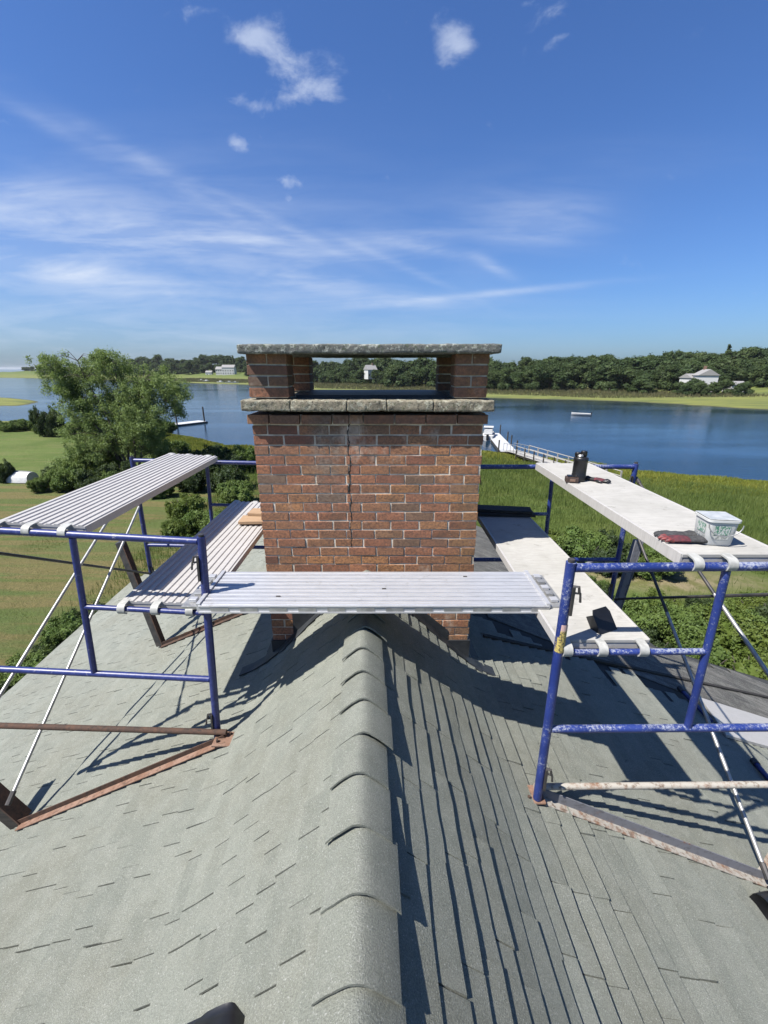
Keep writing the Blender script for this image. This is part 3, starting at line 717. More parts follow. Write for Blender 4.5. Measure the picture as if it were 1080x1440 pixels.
def ribbed_plank(name, x0, x1, ya, yb, ztop, m, label, along='y', nr=11, th=.055, hooks=((0, 1, 2), ()), m_hook=None, group=None, ribs=True, far_hooks=False, ty=0):
    r = empty(name, ((x0+x1)/2, (ya+yb)/2, ztop-th), label, 'scaffold plank', group)
    mb = MB(); W = x1-x0
    if ribs:   # corrugated deck: raised flat ribs with narrow grooves
        prof_ = []; p = W/nr
        for k in range(nr):
            a = x0+k*p
            prof_ += [(a+p*.06, ztop-.007), (a+p*.16, ztop), (a+p*.62, ztop), (a+p*.74, ztop-.007), (a+p*.97, ztop-.007)]
        prof_ = [(x0, ztop-.007)]+prof_[1:]+[(x1, ztop-.007)]
        n = len(prof_); vs = [(x, ya, z) for x, z in prof_]+[(x, yb, z) for x, z in prof_]
        mb.add(vs, [(i, i+1, n+i+1, n+i) for i in range(n-1)])
        mb.add([(x, ya, z) for x, z in prof_]+[(x1, ya, ztop-.02), (x0, ya, ztop-.02)], [tuple(range(n+1, -1, -1))])
        mb.add([(x, yb, z) for x, z in prof_]+[(x1, yb, ztop-.02), (x0, yb, ztop-.02)], [tuple(range(n+2))])
        mb.build('deck', m, r)
    else:
        mb.box(x0+.004, x1-.004, ya, yb, ztop-.018, ztop); mb.build('deck', m, r, bevel=.002)
    for xa in (x0, x1-.012):
        MB().box(xa-.001, xa+.013, ya+.004, yb-.004, ztop-th, ztop-.0075 if ribs else ztop+.002).build('side_rail', m if ribs else M['alu_dull'], r, bevel=.002)
    for yy, d in ((ya, -1), (yb, 1)):
        MB().box(x0+.015, x1-.015, min(yy, yy-d*.03)+.003, max(yy, yy-d*.03)-.003, ztop-th-.002, ztop-.021).build('end_rail', M['alu_dull'], r)
    for hx in hooks[0]:
        for yy, d, yr in ((ya, -1, ya-.028), (yb, 1, yb+.028)):
            h = MB(); cxh = x0+hx*W; rr_ = .031; zc = ztop-.035; pts = [(cxh, yy-d*.05, zc+rr_-.004), (cxh, yy+d*.002, zc+rr_+.002)]
            for k in range(7):
                a = R(70-k*25); pts.append((cxh, yr+(d)*rr_*math.cos(a)*1, zc+rr_*math.sin(a)))
            # flat strap swept along the hook
            v = []; 
            for i, p in enumerate(pts):
                q = Vector(p); nx = Vector(pts[min(i+1, len(pts)-1)])-Vector(pts[max(i-1, 0)]); nrm = Vector((0, -nx.z, nx.y)).normalized()*.004
                for dx in (-.022, .022):
                    for sg in (-1, 1): v.append(q+Vector((dx, 0, 0))+nrm*sg)
            fs = []
            for i in range(len(pts)-1):
                b = i*4; fs += [(b, b+1, b+5, b+4), (b+3, b+2, b+6, b+7), (b+2, b, b+4, b+6), (b+1, b+3, b+7, b+5)]
            e = (len(pts)-1)*4; fs += [(0, 2, 3, 1), (e+1, e+3, e+2, e)]
            h.add(v, fs).build('hook', M['hook'] if m_hook is None else m_hook, r, True)
    r.rotation_euler = (0, R(ty), 0)
    return r
g = 'scaffold planks bridging the frames'
ribbed_plank('scaffold_plank', -2.215, -1.715, 2.29, 4.34, 9.162, M['alu_dull'], 'upper ribbed aluminium plank on the left scaffold, tipped above the lawn', hooks=((.05, .40, .80),), group=g, ty=3.2)
ribbed_plank('scaffold_plank', -1.605, -1.085, 2.285, 4.335, 8.655, M['alu_dull'], 'lower ribbed plank on the left scaffold, half in shadow, beside the chimney', hooks=((.06, .44, .84),), group=g, ty=2.2)
ribbed_plank('scaffold_plank', 1.395, 1.885, 1.83, 3.86, 9.175, M['deckboard'], 'upper smooth dusty white plank on the right scaffold carrying the bucket', ribs=False, hooks=((.10, .42, .9),), group=g, th=.06)
ribbed_plank('scaffold_plank', .872, 1.342, 1.83, 3.86, 8.705, M['deckboard'], 'lower smooth dusty white plank on the right scaffold carrying the black scoop', ribs=False, hooks=((.08, .45, .88),), group=g, th=.05)
# the bright cross plank in front of the chimney
def cross_plank():
    x0, x1, ya, yb, zt_, th = -1.05, .93, 2.12, 2.53, 8.735, .05
    r = empty('scaffold_plank', (0, 2.32, zt_-th), 'bright silver aluminium plank lying level across the front of the chimney', 'scaffold plank', g)
    p = (yb-ya)/9; pr = [(ya, zt_-.004)]
    for k in range(9):
        a = ya+k*p; pr += [(a+p*.06, zt_), (a+p*.36, zt_), (a+p*.39, zt_-.002), (a+p*.45, zt_-.002), (a+p*.48, zt_), (a+p*.82, zt_), (a+p*.85, zt_-.009), (a+p*.98, zt_-.009)]
    pr += [(yb, zt_-.004)]; n = len(pr)
    mb = MB().add([(x0, y, z) for y, z in pr]+[(x1, y, z) for y, z in pr], [(n+i, n+i+1, i+1, i) for i in range(n-1)])
    mb.build('deck', M['alu'], r)
    for yy in (ya-.006, yb-.008):
        b = MB(); b.box(x0, x1, yy, yy+.014, zt_-th, zt_-.0045); b.box(x0, x1, yy-.008 if yy < 2.3 else yy+.012, yy+.002 if yy < 2.3 else yy+.022, zt_-th, zt_-th+.008); b.box(x0, x1, yy-.005, yy+.019, zt_-.012, zt_-.006)
        b.build('side_rail', M['alu'], r)
    for xe, d in ((x0, -1), (x1, 1)):
        b = MB(); b.box(xe-.012, xe+.012, ya-.004, yb+.004, zt_-th+.004, zt_+.009); b.build('end_cap', M['alu'], r, bevel=.002)
        e = MB(); e.box(min(xe, xe+d*.105), max(xe, xe+d*.105), ya+.01, yb-.01, zt_-.035, zt_-.018)
        e.build('end_plate', M['galv'], r, bevel=.002)
        for k in range(5):
            yy = ya+.05+k*.072; q = MB(); q.box(xe+d*.055-.022, xe+d*.055+.022, yy, yy+.038, zt_-.0175, zt_+.002)
            q.build('end_lug', M['galv'] if k % 2 else M['alu'], r, bevel=.003)
    for xx, yy in ((-.62, 2.21), (.52, 2.46), (.0, 2.3)):
        q = MB(); q.box(xx-.012, xx+.012, yy-.006, yy+.006, zt_, zt_+.0022); q.build('rivet', M['steel_dark'], r)
    for k in range(12):
        xx = x0+.12+k*.165; q = MB(); q.box(xx-.05, xx+.05, ya-.0095, ya-.006, zt_-.040, zt_-.018); q.build('rail_mark', M['galv'], r)
cross_plank()
# tan boards stacked on the far end of the lower left plank
for k, (x0, x1, y0, y1, z, rz, ty_) in enumerate(((-1.32, -.93, 3.62, 3.80, 8.665, 3, 'lower'), (-1.27, -.92, 3.75, 3.90, 8.695, -5, 'upper'))):
    cx, cy = (x0+x1)/2, (y0+y1)/2
    mb = MB().box(x0-cx, x1-cx, y0-cy, y1-cy, 0, .028); o = mb.build('board', M['wood'], None, bevel=.003)
    o.location = (cx, cy, z); o.rotation_euler = (0, 0, R(rz)); tag(o, '%s of two short tan boards on the far end of the left plank' % ty_, 'board')
for k, (z, rz, cx, cy, ty_) in enumerate(((8.71, -4, 1.12, 3.77, 'lower'), (8.737, -9, 1.10, 3.80, 'upper'))):
    mb = MB().box(-.27, .27, -.075, .075, 0, .025); o = mb.build('board', M['wood_dark'], None, bevel=.003)
    o.location = (cx, cy, z); o.rotation_euler = (0, 0, R(rz)); tag(o, '%s of two dark weathered boards across the far end of the right plank' % ty_, 'board')
# braces
def brace(p0, p1, m, label, r=.0125, tip=None, group='diagonal scaffold braces'):
    p0, p1 = Vector(p0), Vector(p1); e = empty('scaffold_brace', p0, label, 'brace', group)
    MB().tube([p0, p1], r, 10).build('rod', m, e, True)
    for p, q in ((p0, p1), (p1, p0)):
        d = (q-p).normalized(); MB().tube([p-d*.03, p+d*.05], r*1.35, 8).build('flattened_end', M['steel_dark'], e, True)
    if tip: MB().tube([p1+(p0-p1)*.02, p1+(p0-p1)*tip], r*1.08, 10).build('sleeve', M['galv'], e, True)
xL = -2.60
brace((xL, 4.38, 8.95), (xL-.02, 2.25, 7.83), M['galv'], 'silver diagonal rod descending towards the left edge of the photo', .0125)
brace((xL-.03, 4.38, 7.78), (xL-.05, 2.25, 9.06), M['steel_dark'], 'dark rod crossing behind the left foreground frame at a shallow slope', .0115)
brace((xL-.03, 4.40, 8.62), ony(14, 1125, 2.10), M['galv'], 'silver diagonal rod reaching down to the foot of the left bracket', .0125)
brace((2.40, 3.93, 9.00), (2.42, 1.80, 7.98), M['steel_dark'], 'dark diagonal rod with bright lower half at the right edge of the photo', .0125, .45)
brace((2.43, 3.93, 7.72), (2.45, 1.80, 9.0), M['steel_dark'], 'dark shallow rod with a knobbed end behind the right foreground frame', .0115)
brace((2.40, 3.95, 8.65), (2.30, 1.74, 7.12), M['steel_dark'], 'dark diagonal rod ending bright at the foot of the right bracket', .0125, .62)
# roof brackets
def angle_iron(e, name, a, b, width, height, m1, m2, side):
    a, b = Vector(a), Vector(b); d = (b-a).normalized(); n = Vector((0, -1, 0)); up = Vector((0, 0, 1))
    n = (n-d*n.dot(d)).normalized(); u = d.cross(n); u = u if u.z > 0 else -u
    o1 = MB().hexa([a, b, b+n*width, a+n*width], [a+u*.006, b+u*.006, b+n*width+u*.006, a+n*width+u*.006]); 
    o1.build(name, m1, e); MB().hexa([a+u*.0062, b+u*.0062, b-n*.006+u*.0062, a-n*.006+u*.0062], [a+u*height, b+u*height, b-n*.006+u*height, a-n*.006+u*height]).build('upright_flange', m2, e)
def bracket(side, corner, outer, barz_out, front, label, mats, legtop=None, leg_w=.045, uph=.038):
    m_bar, m_fl, m_up, m_leg = mats
    corner, outer = Vector(corner), Vector(outer)
    e = empty('roof_bracket', corner, label, 'bracket', 'triangular roof brackets under the scaffold')
    angle_iron(e, 'base_rail', corner, outer, .045, uph, m_fl, m_up, side)
    mid = MB().tube([corner+Vector((0, .02, .04)), Vector((outer.x+side*.08, corner.y+.03, barz_out))], .019, 10).build('top_bar', m_bar, e, True)
    top = Vector(legtop) if legtop else Vector((outer.x, corner.y, barz_out))
    d = (top-outer).normalized(); w_ = Vector((0, 1, 0)); 
    a = outer+Vector((0, .0, .0)); n = d.cross(w_).normalized()*leg_w; w2 = w_*leg_w*.9
    MB().hexa([a, a+n, a+n+w2, a+w2], [top, top+n, top+n+w2, top+w2]).build('leg', m_leg, e, bevel=.003)
    MB().hexa([a-n*.15-w2*.1, a-n*.02-w2*.1, a-n*.02+w2*1.1, a-n*.15+w2*1.1], [top-n*.15-w2*.1, top-n*.02-w2*.1, top-n*.02+w2*1.1, top-n*.15+w2*1.1]).build('leg_flange', m_up, e)
    pl = MB().hexa([corner+Vector(q) for q in ((-.075, -.06, .0), (.045, -.06, .0), (.045, .055, .0), (-.075, .055, .0))], [corner+Vector(q) for q in ((-.075, -.06, .012), (.045, -.06, .012), (.045, .055, .012), (-.075, .055, .012))])
    po = pl.build('foot_plate', M['rust_light'], e, bevel=.002)
    for q in ((-.045, -.03), (.02, .03)):
        MB().tube([corner+Vector((q[0], q[1], .01)), corner+Vector((q[0], q[1], .03))], .009, 6).build('bolt', M['rust'], e)
    return e
def onroof(px, py, side, h=.02):   # survey sight line on the low slope
    x, hh, v = ray(px, py); t0 = .2
    for _ in range(400):
        t0 += .02
        s = abs(x*t0-RX(hh*t0))
        if 10+v*t0 < prof(s)+h: break
    lo, hi = t0-.02, t0
    for _ in range(30):
        m_ = (lo+hi)/2; s = abs(x*m_-RX(hh*m_))
        if 10+v*m_ < prof(s)+h: hi = m_
        else: lo = m_
    return Vector((x*hi, hh*hi, 10+v*hi))
bracket(-1, onroof(318, 1040, -1), onroof(28, 1160, -1), 7.76, True, 'brown rusty triangular bracket under the left foreground frame', (M['rust'], M['rust_light'], M['rust'], M['wood_dark']), (-2.98, 2.12, 7.80), leg_w=.095)
bracket(1, onroof(752, 1118, 1), onroof(1078, 1240, 1), 7.69, True, 'rusty white and grey triangular bracket under the right foreground frame', (M['rust_white'], M['rust_white'], M['rust_gray'], M['rust_white']), (2.55, 1.82, 7.76), uph=.062)
a = onroof(228, 908, -1); bracket(-1, onroof(350, 858, -1), a, 7.75, False, 'dark steel bracket on the left slope beneath the lower ribbed plank', (M['rust'], M['rust'], M['rust'], M['steel_dark']), (-2.80, 4.2, 8.25), .07)
a = onroof(876, 862, 1); bracket(1, onroof(735, 842, 1), Vector((2.53, 4.0, 7.50)), 7.75, False, 'grey steel bracket at the far right behind the scaffold planks', (M['rust_gray'], M['rust_gray'], M['rust_gray'], M['rust_gray']), (2.60, 3.97, 8.35), .065)

# loose sheet and short poles on the right slope
e = MB(); f = lambda X, Y, h: rp(1, X-RX(Y), Y, h)
A = [(3.37, 3.28), (5.6, 3.62), (5.6, 4.16), (3.55, 3.88)]
e.hexa([f(x, y, .02) for x, y in A], [f(x, y, .05) for x, y in A]); o = e.build('metal_sheet', M['alu_dull'], None); tag(o, 'pale aluminium sheet lying on the shingles at the right edge', 'metal sheet')
for (a_, b_, lab) in (((956, 968), (1000, 1014), 'short dark blue pole on the roof beside the pale sheet'), ((1060, 1070), (1100, 1118), 'short dark blue pole poking in from the right edge')):
    p, q = onroof(*a_, 1, .05), onroof(*b_, 1, .05); r_ = empty('short_pole', p, lab, 'pole')
    MB().tube([p, q], .022, 12).build('tube', M['blue2'], r_, True); MB().tube([p-(q-p)*.02, p+(q-p)*.12], .030, 12).build('collar', M['steel_dark'], r_, True)
# roof vents at the bottom corners
def vent(loc, rz, label, sc=1.0, tilt_=0):
    r = empty('roof_vent', loc, label, 'roof vent', None); loc = Vector(loc)
    bm = bmesh.new(); n = 10; W, D, H = .20*sc, .26*sc, .075*sc
    sec = []
    for k in range(n+1):
        a = math.pi*k/n; ca, sa = math.cos(a), math.sin(a)
        sec.append((math.copysign(abs(ca)**.5, ca)*W/2, abs(sa)**.5*H))
    rows = []
    for (t, s_) in ((0, 1), (.03, 1.02), (.5, .98), (.85, .9), (1, .45)):
        rows.append([bm.verts.new((x*s_, -D/2+t*D, z*s_)) for x, z in sec])
    for a, b in zip(rows, rows[1:]):
        for i in range(n): bm.faces.new((a[i], a[i+1], b[i+1], b[i]))
    bm.faces.new(rows[0]); bm.faces.new(rows[-1][::-1]); me = bpy.data.meshes.new('hood'); bm.to_mesh(me); bm.free(); me.shade_smooth(); me.materials.append(M['black'])
    Mx = Matrix.Translation(loc) @ Matrix.Rotation(R(tilt_), 4, 'Y') @ Matrix.Rotation(R(rz), 4, 'Z'); me.transform(Mx)
    link('hood', me, None, r)
    fl_ = MB().box(-W*.56, W*.56, -D*.53, D*.55, -.004, .006, Mx); fl_.build('base_flange', M['black'], r)
    rib = MB().box(-W*.5, W*.5, -D*.05, -D*.01, H*.9, H*1.04, Mx); rib.build('hood_rib', M['black'], r)
p = onroof(290, 1550, -1, .0); vent(p, 4, 'black plastic roof vent hood poking into the bottom left of the frame', 1.3, -30)
p = onroof(1096, 1290, 1, .0); vent(p, -70, 'black roof vent just entering at the lower right edge', 1.1, 23)

# ------------------------------------------------------------ things on the planks
ZU, ZL = 9.177, 8.707
def canister():
    x, y = 1.502, 3.21; r = empty('canister', (x, y, ZU), 'black canister with twin knobs standing on the upper right plank', 'canister')
    T = Matrix.Translation((x, y, ZU))
    MB().lathe([(.048, 0), (.052, .004), (.052, .05), (.050, .055), (.050, .15), (.053, .155), (.053, .178), (.048, .184), (.03, .187)], 28, T).build('body', M['black'], r, True)
    MB().lathe([(.020, .187), (.022, .195), (.016, .205), (.0, .206)], 16, T @ Matrix.Translation((-.012, -.01, 0))).build('valve_seat', M['galv'], r, True)
    for dx, h in ((-.022, .028), (.022, .038)):
        MB().lathe([(.019, .186), (.024, .194), (.024, .186+h), (.018, .192+h)], 16, T @ Matrix.Translation((dx, .012, 0))).build('knob', M['black'], r, True)
canister()
def pack():
    x, y = 1.432, 3.165; r = empty('battery_pack', (x, y, ZU), 'small dark battery box in front of the black canister', 'battery')
    T = Matrix.Translation((x, y, ZU)) @ Matrix.Rotation(R(-12), 4, 'Z')
    MB().box(-.045, .045, -.035, .035, 0, .042, T).build('case', simple('brown_black', (.045, .03, .025), .5, 0, (.10, .06, .045), 40), r, bevel=.006)
    MB().box(-.034, .034, -.026, .026, .0425, .052, T).build('contact_block', M['black'], r, bevel=.003)
    MB().box(-.02, .02, -.0372, -.0352, .012, .03, T).build('latch', M['rust_light'], r)
pack()
def blob(pts, rad, seed, m, name, parent, flat=.6, n=10):
    mb = MB(); rr_ = random.Random(seed); mb.tube(pts, rad, n)
    mb.v = [(x+rr_.uniform(-.003, .003), y+rr_.uniform(-.003, .003), z) for x, y, z in mb.v]
    o = mb.build(name, m, parent, True); s = o.modifiers.new('sub', 'SUBSURF'); s.levels = 2; s.render_levels = 2; return o
redf = simple('red_fabric', (.16, .03, .04), .85, 0, (.07, .02, .028), 45, .5, 80); redr = simple('red_rubber', (.27, .045, .04), .6, 0, (.12, .03, .035), 60); grey = simple('grey_knit', (.075, .075, .078), .9, 0, (.04, .04, .042), 60, .8, 160)
def glove(x, y, rz, cuffm, palmm, tipm, label, sc=1.0):
    r = empty('work_glove', (x, y, ZU), label, 'work glove', None)
    T = Matrix.Translation((x, y, ZU)) @ Matrix.Rotation(R(rz), 4, 'Z') @ Matrix.Scale(sc, 4)
    def P(l): return [T @ Vector(p) for p in l]
    bm = MB()   # palm: flattened loft
    secs = [(-.02, .040, .018), (.0, .043, .021), (.04, .045, .020), (.075, .047, .017), (.095, .043, .013)]
    n = 14; base = []
    for (u, w_, h_) in secs:
        for k in range(n):
            a = 2*math.pi*k/n; bm.v.append(tuple(T @ Vector((u, w_*math.cos(a), h_+h_*math.sin(a)*.95+.002))))
    for j in range(len(secs)-1):
        for k in range(n): bm.f.append((j*n+k, j*n+(k+1) % n, (j+1)*n+(k+1) % n, (j+1)*n+k))
    bm.f.append(tuple(range(n))[::-1]); bm.f.append(tuple((len(secs)-1)*n+k for k in range(n)))
    bm.build('palm', palmm, r, True)
    bm = MB()
    for j, (u, w_, h_) in enumerate([(-.12, .036, .020), (-.09, .043, .024), (-.055, .036, .018), (-.018, .0405, .019)]):
        for k in range(n):
            a = 2*math.pi*k/n; bm.v.append(tuple(T @ Vector((u, w_*math.cos(a)+.004*math.sin(j*2), h_+h_*math.sin(a)*.95+.002))))
    for j in range(3):
        for k in range(n): bm.f.append((j*n+k, j*n+(k+1) % n, (j+1)*n+(k+1) % n, (j+1)*n+k))
    bm.f.append(tuple(range(n))[::-1]); bm.f.append(tuple(3*n+k for k in range(n))); bm.build('cuff', cuffm, r, True)
    for i, (w_, ln, c_) in enumerate(((-.034, .055, .2), (-.012, .07, .05), (.011, .066, -.05), (.033, .05, -.2))):
        pts = P([(.08, w_, .016), (.08+ln*.5, w_*1.15, .024), (.08+ln*.85, w_*1.2, .018), (.08+ln, w_*1.2, .011)])
        MB().tube(pts, [.0125*sc, .012*sc, .0105*sc, .006*sc], 9).build('finger', tipm, r, True)
    MB().tube(P([(.01, -.038, .016), (.035, -.062, .018), (.065, -.072, .014), (.08, -.07, .010)]), [.014*sc, .0125*sc, .011*sc, .006*sc], 9).build('thumb', tipm, r, True)
glove(1.50, 1.975, 172, grey, redf, redr, 'dark red and grey work glove beside the white bucket, thumb towards the lawn', .78)
glove(1.505, 2.035, 182, grey, grey, grey, 'grey knit work glove lying flat, farther from the blue rail', .76)
glove(1.632, 3.19, -38, simple('dark_fabric', (.02, .018, .018), .8), redf, M['black'], 'crumpled red and black glove beside the black canister', .7)
def bucket():
    x, y = 1.645, 1.985; r = empty('bucket', (x, y, ZU), 'dented translucent white square bucket with green print on the upper right plank', 'bucket')
    t = NT('bucket_plastic'); n = t.noise(28, 6, .75); col = t.mix(t.rng(n, .5, .8), (.74, .75, .73), (.58, .59, .57)); col = t.mix(t.rng(t.noise(60, 4, .7), .62, .72), col, (.85, .85, .82)); t.pbr(col, .45)
    T = Matrix.Translation((x, y, ZU)) @ Matrix.Rotation(R(-8), 4, 'Z') @ Matrix.Scale(1.15, 4, (0, 0, 1))
    def ring(hx, hy, z, rc=.022, n=5):
        o = []
        for cx_, cy_, a0 in ((hx-rc, hy-rc, 0), (-hx+rc, hy-rc, 90), (-hx+rc, -hy+rc, 180), (hx-rc, -hy+rc, 270)):
            for k in range(n): a = R(a0+90*k/(n-1)); o.append(T @ Vector((cx_+rc*math.cos(a), cy_+rc*math.sin(a), z)))
        return o
    rings = [ring(.058, .056, .0), ring(.062, .060, .006), ring(.069, .067, .105), ring(.075, .073, .107), ring(.075, .073, .116), ring(.070, .068, .116), ring(.066, .064, .100), ring(.057, .055, .012)]
    mb = MB(); m_ = len(rings[0])
    for q in rings: mb.v += [tuple(v) for v in q]
    for j in range(len(rings)-1):
        for k in range(m_): mb.f.append((j*m_+k, j*m_+(k+1) % m_, (j+1)*m_+(k+1) % m_, (j+1)*m_+k))
    mb.f.append(tuple(range(m_))[::-1]); mb.f.append(tuple((len(rings)-1)*m_+k for k in range(m_))); mb.build('tub', t.m, r, True)
    for k, (w1, z0, z1, cc_) in enumerate(((.044, .050, .092, (.10, .30, .20)), (.044, .030, .046, (.35, .37, .36)))):
        l = NT('bucket_print'); n2 = l.noise(150, 3, .7, l.map((1, 1, .5))); l.pbr(l.mix(l.rng(n2, .48, .52), cc_, (.72, .73, .71)), .5)
        s0 = .0625+.0055*(z0/.1)*1.2; s1 = .0625+.0055*(z1/.1)*1.2+.001
        MB().add([T @ Vector((-s0-.0015, -w1, z0)), T @ Vector((-s0-.0015, .02, z0)), T @ Vector((-s1-.0015, .02, z1)), T @ Vector((-s1-.0015, -w1, z1))], [(3, 2, 1, 0)]).build('printed_label', l.m, r)
        MB().add([T @ Vector((-.04, -s0+.0005, z0)), T @ Vector((.03, -s0+.0005, z0)), T @ Vector((.03, -s1+.0005, z1)), T @ Vector((-.04, -s1+.0005, z1))], [(0, 1, 2, 3)]).build('printed_label', l.m, r)
    pts = [T @ Vector((.076*math.cos(a), -.077-.006*math.sin(a), .100-.050*math.sin(a))) for a in np.linspace(0, math.pi, 12)]
    MB().tube(pts, .0028, 8).build('handle', M['galv'], r, True)
    MB().box(-.069, .069, -.067, .067, .117, .120, T).build('lid', simple('bucket_lid', (.62, .63, .62), .3, 0, (.45, .47, .46), 30), r, bevel=.004)
bucket()
def scoop():
    x, y = 1.165, 1.895; r = empty('dustpan', (x, y, ZL), 'black plastic scoop propped on the lower right plank near the blue rail', 'dustpan')
    T = Matrix.Translation((x, y, ZL)) @ Matrix.Rotation(R(24), 4, 'Z') @ Matrix.Rotation(R(-38), 4, 'X')
    W, H = .062, .125
    pl = [(-W, 0), (W, 0), (W*.92, H-.02), (W*.75, H), (-W*.75, H), (-W*.92, H-.02)]
    n = len(pl); mb = MB().add([T @ Vector((a, 0, b)) for a, b in pl]+[T @ Vector((a, .006, b)) for a, b in pl], [tuple(range(n)), tuple(range(2*n-1, n-1, -1))]+[((i+1) % n, i, i+n, (i+1) % n+n) for i in range(n)])
    mb.build('pan', M['black'], r, bevel=.001)
    for sx in (-1, 1):
        MB().box(sx*W*.95-.002, sx*W*.95+.002, .0, .05, .0, H*.8, T).build('side_wall', M['black'], r)
    MB().tube([T @ Vector((0, .006, H*.75)), T @ Vector((0, .045, H*.6)), T @ Vector((0, .055, H*.1))], .009, 8).build('handle', M['black'], r, True)
scoop()

# ------------------------------------------------------------ vegetation
def leaves(centers, radii, per, size, seed, flat=1.0, shell=.35, aspect=.5, droop=0):
    r = np.random.default_rng(seed); n = len(centers)
    c = np.repeat(centers, per, 0); rad = np.repeat(radii, per, 0)
    d = r.normal(size=(len(c), 3)); d /= np.linalg.norm(d, axis=1)[:, None]
    rr_ = (shell+(1-shell)*r.random(len(c))**.6)[:, None]
    P = c+d*rr_*rad*np.array([1, 1, flat])
    if droop: P[:, 2] -= droop*r.random(len(c))**2
    nrm = d*.8+r.normal(size=d.shape)*.6+np.array([0, 0, .45]); nrm /= np.linalg.norm(nrm, axis=1)[:, None]
    a = np.cross(nrm, r.normal(size=d.shape)); a /= np.linalg.norm(a, axis=1)[:, None]
    if droop: a[:, 2] -= .5; a /= np.linalg.norm(a, axis=1)[:, None]
    b = np.cross(nrm, a); s = size*(.6+.8*r.random(len(c)))[:, None]
    a = a*s; b = b*s*aspect
    V = np.stack([P-a, P+b*.9, P+a, P-b*.9], 1).reshape(-1, 3)
    F = np.arange(len(V)).reshape(-1, 4)
    return V, F
def crown_pts(n, lobes, seed, shell=.55):
    r = np.random.default_rng(seed); out = []
    vol = np.array([l[3]*l[4]*l[5] for l in lobes]); vol = vol**.75; k = r.choice(len(lobes), n, p=vol/vol.sum())
    d = r.normal(size=(n, 3)); d /= np.linalg.norm(d, axis=1)[:, None]; q = (shell+(1-shell)*r.random(n))[:, None]
    L_ = np.array(lobes)[k]; return L_[:, :3]+d*q*L_[:, 3:6]
# far tree variants
def with_core(V, F, lobes, k, m, name):   # denser inner foliage mass
    bm = bmesh.new(); bmesh.ops.create_icosphere(bm, subdivisions=3, radius=1); iv = np.array([v.co[:] for v in bm.verts]); fi = np.array([[v.index for v in f.verts] for f in bm.faces]); bm.free()
    r = np.random.default_rng(len(V)); vs = [V]; n = len(V); fs = []
    for l in lobes:
        q = iv*(1+r.normal(size=(len(iv), 1))*.16)*np.array(l[3:6])*k+np.array(l[:3]); vs.append(q); fs.append(np.column_stack([fi, fi[:, 2]])+n); n += len(iv)
    V2 = np.vstack(vs); me = bpy.data.meshes.new(name); me.from_pydata(V2.tolist(), [], F.tolist()+[tuple(int(i) for i in f[:3]) for g_ in fs for f in g_]); me.update(); me.materials.append(m); return me
def tree_variant(seed, H, W, per=22, nc=300, leaf=.30, conifer=False):
    r = random.Random(seed); lobes = []
    if conifer:
        for k in range(6): z = H*(.25+.13*k); w_ = W*.5*(1-k*.15); lobes.append((0, 0, z, w_, w_, H*.09))
    else:
        lobes.append((0, 0, H*.62, W*.34, W*.34, H*.30))
        for k in range(8):
            a = r.uniform(0, 6.28); z = H*r.uniform(.38, .86); rad_ = W*r.uniform(.12, .32)*(1.15-z/H*.5); s_ = W*r.uniform(.15, .26)
            lobes.append((math.cos(a)*rad_, math.sin(a)*rad_, z, s_, s_, s_*r.uniform(.6, .9)))
        for k in range(4): a = r.uniform(0, 6.28); lobes.append((math.cos(a)*W*.3, math.sin(a)*W*.3, H*.22, W*.2, W*.2, H*.16))
    c = crown_pts(nc, lobes, seed); 
    V, F = leaves(c, np.full((nc, 1), W*.085), per, leaf, seed+1, .75, .2, .75)
    return with_core(V, F, lobes, .70, M['leaf_far'], 'crown')
def trunk_mesh(H, r0, seed, m=None):
    r = random.Random(seed); mb = MB(); pts = [(r.uniform(-.1, .1)*i, r.uniform(-.1, .1)*i, H*.75*i/4) for i in range(5)]
    mb.tube([(p[0], p[1], p[2]-.6 if i == 0 else p[2]) for i, p in enumerate(pts)], [r0, r0*.85, r0*.65, r0*.45, r0*.2], 8)
    for k in range(4):
        a = r.uniform(0, 6.28); z = H*r.uniform(.3, .55); l = H*.25
        mb.tube([(0, 0, z), (math.cos(a)*l*.5, math.sin(a)*l*.5, z+l*.5), (math.cos(a)*l, math.sin(a)*l, z+l*.8)], [r0*.4, r0*.25, r0*.1], 6)
    return mb.mesh('trunk', M['bark'])
FV = [tree_variant(100+k, 14, 12+k % 4) for k in range(7)]+[tree_variant(200, 15, 6, nc=110, conifer=True)]
FT = [trunk_mesh(14, .35, 300+k) for k in range(3)]
def far_tree(x, y, h, vi, label, group, cat='tree', name='broadleaf_tree', wsc=1.0):
    z = hz(x, y); e = empty(name, (x, y, z-.3), label, cat, group, random.uniform(0, 6.28))
    s = h/14; e.scale = (s*wsc, s*wsc, s)
    for nm, me in (('crown', FV[vi]), ('trunk', FT[vi % 3])):
        o = bpy.data.objects.new(nm, me); C.objects.link(o); o.parent = e
def px_to_xy(px, dist):   # point on the ground in the direction px at ground range dist (y)
    return (px-540)/600/1.045*dist, dist
rt = random.Random(11)
def ordinal(n):
    w = ['', 'first', 'second', 'third', 'fourth', 'fifth', 'sixth', 'seventh', 'eighth', 'ninth', 'tenth', 'eleventh', 'twelfth', 'thirteenth', 'fourteenth', 'fifteenth', 'sixteenth', 'seventeenth', 'eighteenth', 'nineteenth']
    t = {20: 'twent', 30: 'thirt', 40: 'fort', 50: 'fift'}
    if n < 20: return w[n]
    return t[n//10*10]+'ieth' if n % 10 == 0 else t[n//10*10]+'y-'+w[n % 10]
